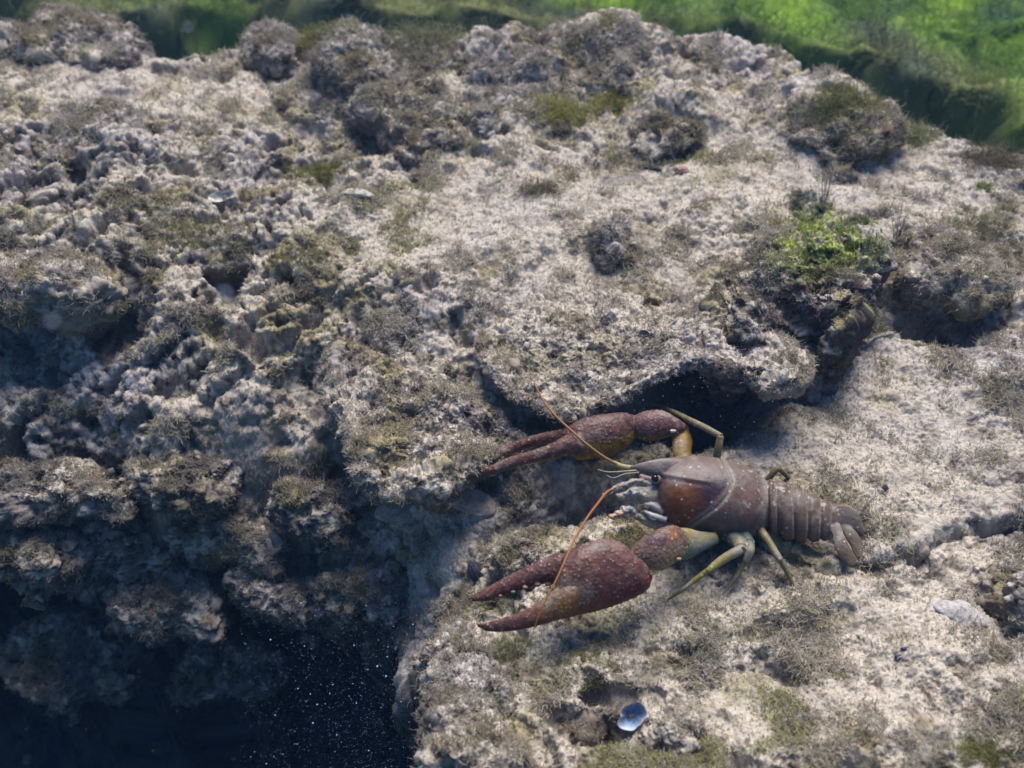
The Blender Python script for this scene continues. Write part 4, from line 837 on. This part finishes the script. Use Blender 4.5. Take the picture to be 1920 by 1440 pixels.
def pebble(name, label, cat, px, py, rx, ry, rz, k, seed, rot=0., lift=.3, mat=None, tilt=(0, 0, 1), jag=.25):
    P0 = on_bed(px, py); kk = dep_of(P0) / F; a, b, n = frame(tilt); ca, sa = math.cos(rot), math.sin(rot); a, b = a * ca + b * sa, b * ca - a * sa
    th = np.linspace(.03, math.pi - .03, 26); ph = np.linspace(0, 2 * np.pi, 40, endpoint=False); U = np.array([[(math.sin(t) * math.cos(p), math.sin(t) * math.sin(p), math.cos(t)) for p in ph] for t in th]).reshape(-1, 3)
    U = U * (1 + jag * fbm(U.astype(np.float32), 1.1, 3, seed))[:, None]
    V = P0 + n * rz * kk * lift + np.outer(U[:, 0] * rx * kk, a) + np.outer(U[:, 1] * ry * kk, b) + np.outer(U[:, 2] * rz * kk, n)
    col = np.array(k)[None] * (1 + .35 * fbm(V.astype(np.float32), .25, 2, seed + 3))[:, None]
    return tag(mesh_np(name, V, grid_faces(26, 40, True)[:, ::-1], mat or M_stone, col=col), label, cat)
pebble('flat_pebble', 'thin pale flake of stone on the silt, left of centre', 'pebble', 672, 366, 30, 12, 7, (.34, .31, .27), 601, -.25)
pebble('pebble', 'smooth whitish lilac stone half sunk in the silt at the lower right', 'pebble', 1803, 1142, 46, 32, 16, (.30, .28, .27), 603, -.3, lift=-.35)
pebble('pebble', 'small reddish pebble lying on the pale silt strip beside a dark splinter', 'pebble', 1276, 317, 15, 11, 8, (.30, .20, .15), 605)
pebble('wood_splinter', 'short dark splinter of wood on the pale silt strip', 'wood', 1226, 313, 20, 5, 5, (.04, .035, .035), 607, -.5, .6)
pebble('snail', 'dark pointed snail on the front edge of the silt slab', 'snail', 1207, 702, 17, 26, 15, (.030, .028, .05), 609, .3, .6, tilt=(0, -.7, .7), jag=.4)
pebble('stone_shard', 'black pointed stone shard at the tips of the lower claw', 'stone', 893, 1078, 12, 34, 12, (.018, .018, .03), 611, .3, .5, tilt=(0, -.8, .6), jag=.5)
pebble('flat_stone', 'flat grey stone under the dark crevice, the longer of two', 'stone', 760, 955, 62, 26, 9, (.22, .20, .17), 613, .1, .4, tilt=(0, -.45, .9))
pebble('flat_stone', 'flat grey stone tucked right of the longer one, under the crevice', 'stone', 890, 938, 46, 26, 9, (.24, .21, .19), 615, -.2, .4, tilt=(.1, -.45, .9))
pebble('pebble', 'tiny blue black bead of stone on the shelf right of the tail', 'pebble', 1663, 911, 6, 5, 5, (.03, .03, .07), 617)
pebble('pebble', 'upper one of two tiny dark blue beads on the lower right silt', 'pebble', 1696, 1214, 5, 4, 4, (.02, .04, .09), 619)
pebble('pebble', 'lower one of two tiny dark blue beads on the lower right silt', 'pebble', 1683, 1229, 5, 4, 4, (.02, .04, .09), 621)
pebble('shell_chip', 'tiny white chip under the tip of the upper claw', 'shell', 938, 893, 4, 9, 4, (.6, .6, .56), 623, .3, 1.)

# ------------------------------------------------------------------ silt drifting in the water
def specks():
    r = np.random.RandomState(77); pts = []
    for _ in range(13000):                                   # in the mouth of the pit
        px, py = r.uniform(450, 900), r.uniform(1130, 1500)
        if r.rand() > (.25 + .75 * sm(450, 780, px)): continue
        pts.append((at_depth(px, py, r.uniform(30, 50)), r.uniform(.006, .013) * (1 + 1.8 * (r.rand() < .06))))
    for _ in range(260): pts.append((at_depth(r.uniform(-200, 2100), r.uniform(-100, 1500), r.uniform(20, 30)), r.uniform(.006, .013)))
    for _ in range(120): pts.append((at_depth(r.uniform(1180, 1500), r.uniform(700, 900), r.uniform(28, 34)), r.uniform(.008, .018)))
    pts += [(at_depth(r.uniform(0, 1900), r.uniform(0, 1440), r.uniform(12, 20)), r.uniform(.006, .014)) for _ in range(70)]
    pts += [(at_depth(421, 552, 9.), .05), (at_depth(98, 603, 9.), .035), (at_depth(352, 50, 12.), .03)]
    oc = np.array([(1, 0, 0), (-1, 0, 0), (0, 1, 0), (0, -1, 0), (0, 0, 1), (0, 0, -1)], float); tr = np.array([(0, 2, 4), (2, 1, 4), (1, 3, 4), (3, 0, 4), (2, 0, 5), (1, 2, 5), (3, 1, 5), (0, 3, 5)])
    V = np.vstack([p + oc * q * (.7 + .6 * r.rand(3)) for p, q in pts]); T = np.vstack([tr + 6 * i for i in range(len(pts))])
    tag(mesh_np('drifting_silt', V, None, M_fuzz, col=np.tile([.42, .50, .66], (len(V), 1)), tri=T), kind='stuff')
specks()
print('all', time.time() - t0)

# ------------------------------------------------------------------ the water between
HAZE = 0.055
if HAZE:
    lo, hi = np.array([-410., -210, -141]), np.array([410., 910, 45])
    V = np.array([[x, y, z] for z in (lo[2], hi[2]) for y in (lo[1], hi[1]) for x in (lo[0], hi[0])])
    hz = mesh_np('haze', V, np.array([[0, 2, 3, 1], [4, 5, 7, 6], [0, 1, 5, 4], [2, 6, 7, 3], [0, 4, 6, 2], [1, 3, 7, 5]]), None, smooth=False)
    mv = bpy.data.materials.new('water_haze'); mv.use_nodes = True; N = mv.node_tree.nodes; N.remove(N['Principled BSDF'])
    pv = N.new('ShaderNodeVolumePrincipled'); pv.inputs['Color'].default_value = (.18, .40, .78, 1); pv.inputs['Density'].default_value = HAZE
    mv.node_tree.links.new(pv.outputs[0], N['Material Output'].inputs['Volume']); hz.data.materials.append(mv); tag(hz, kind='stuff')
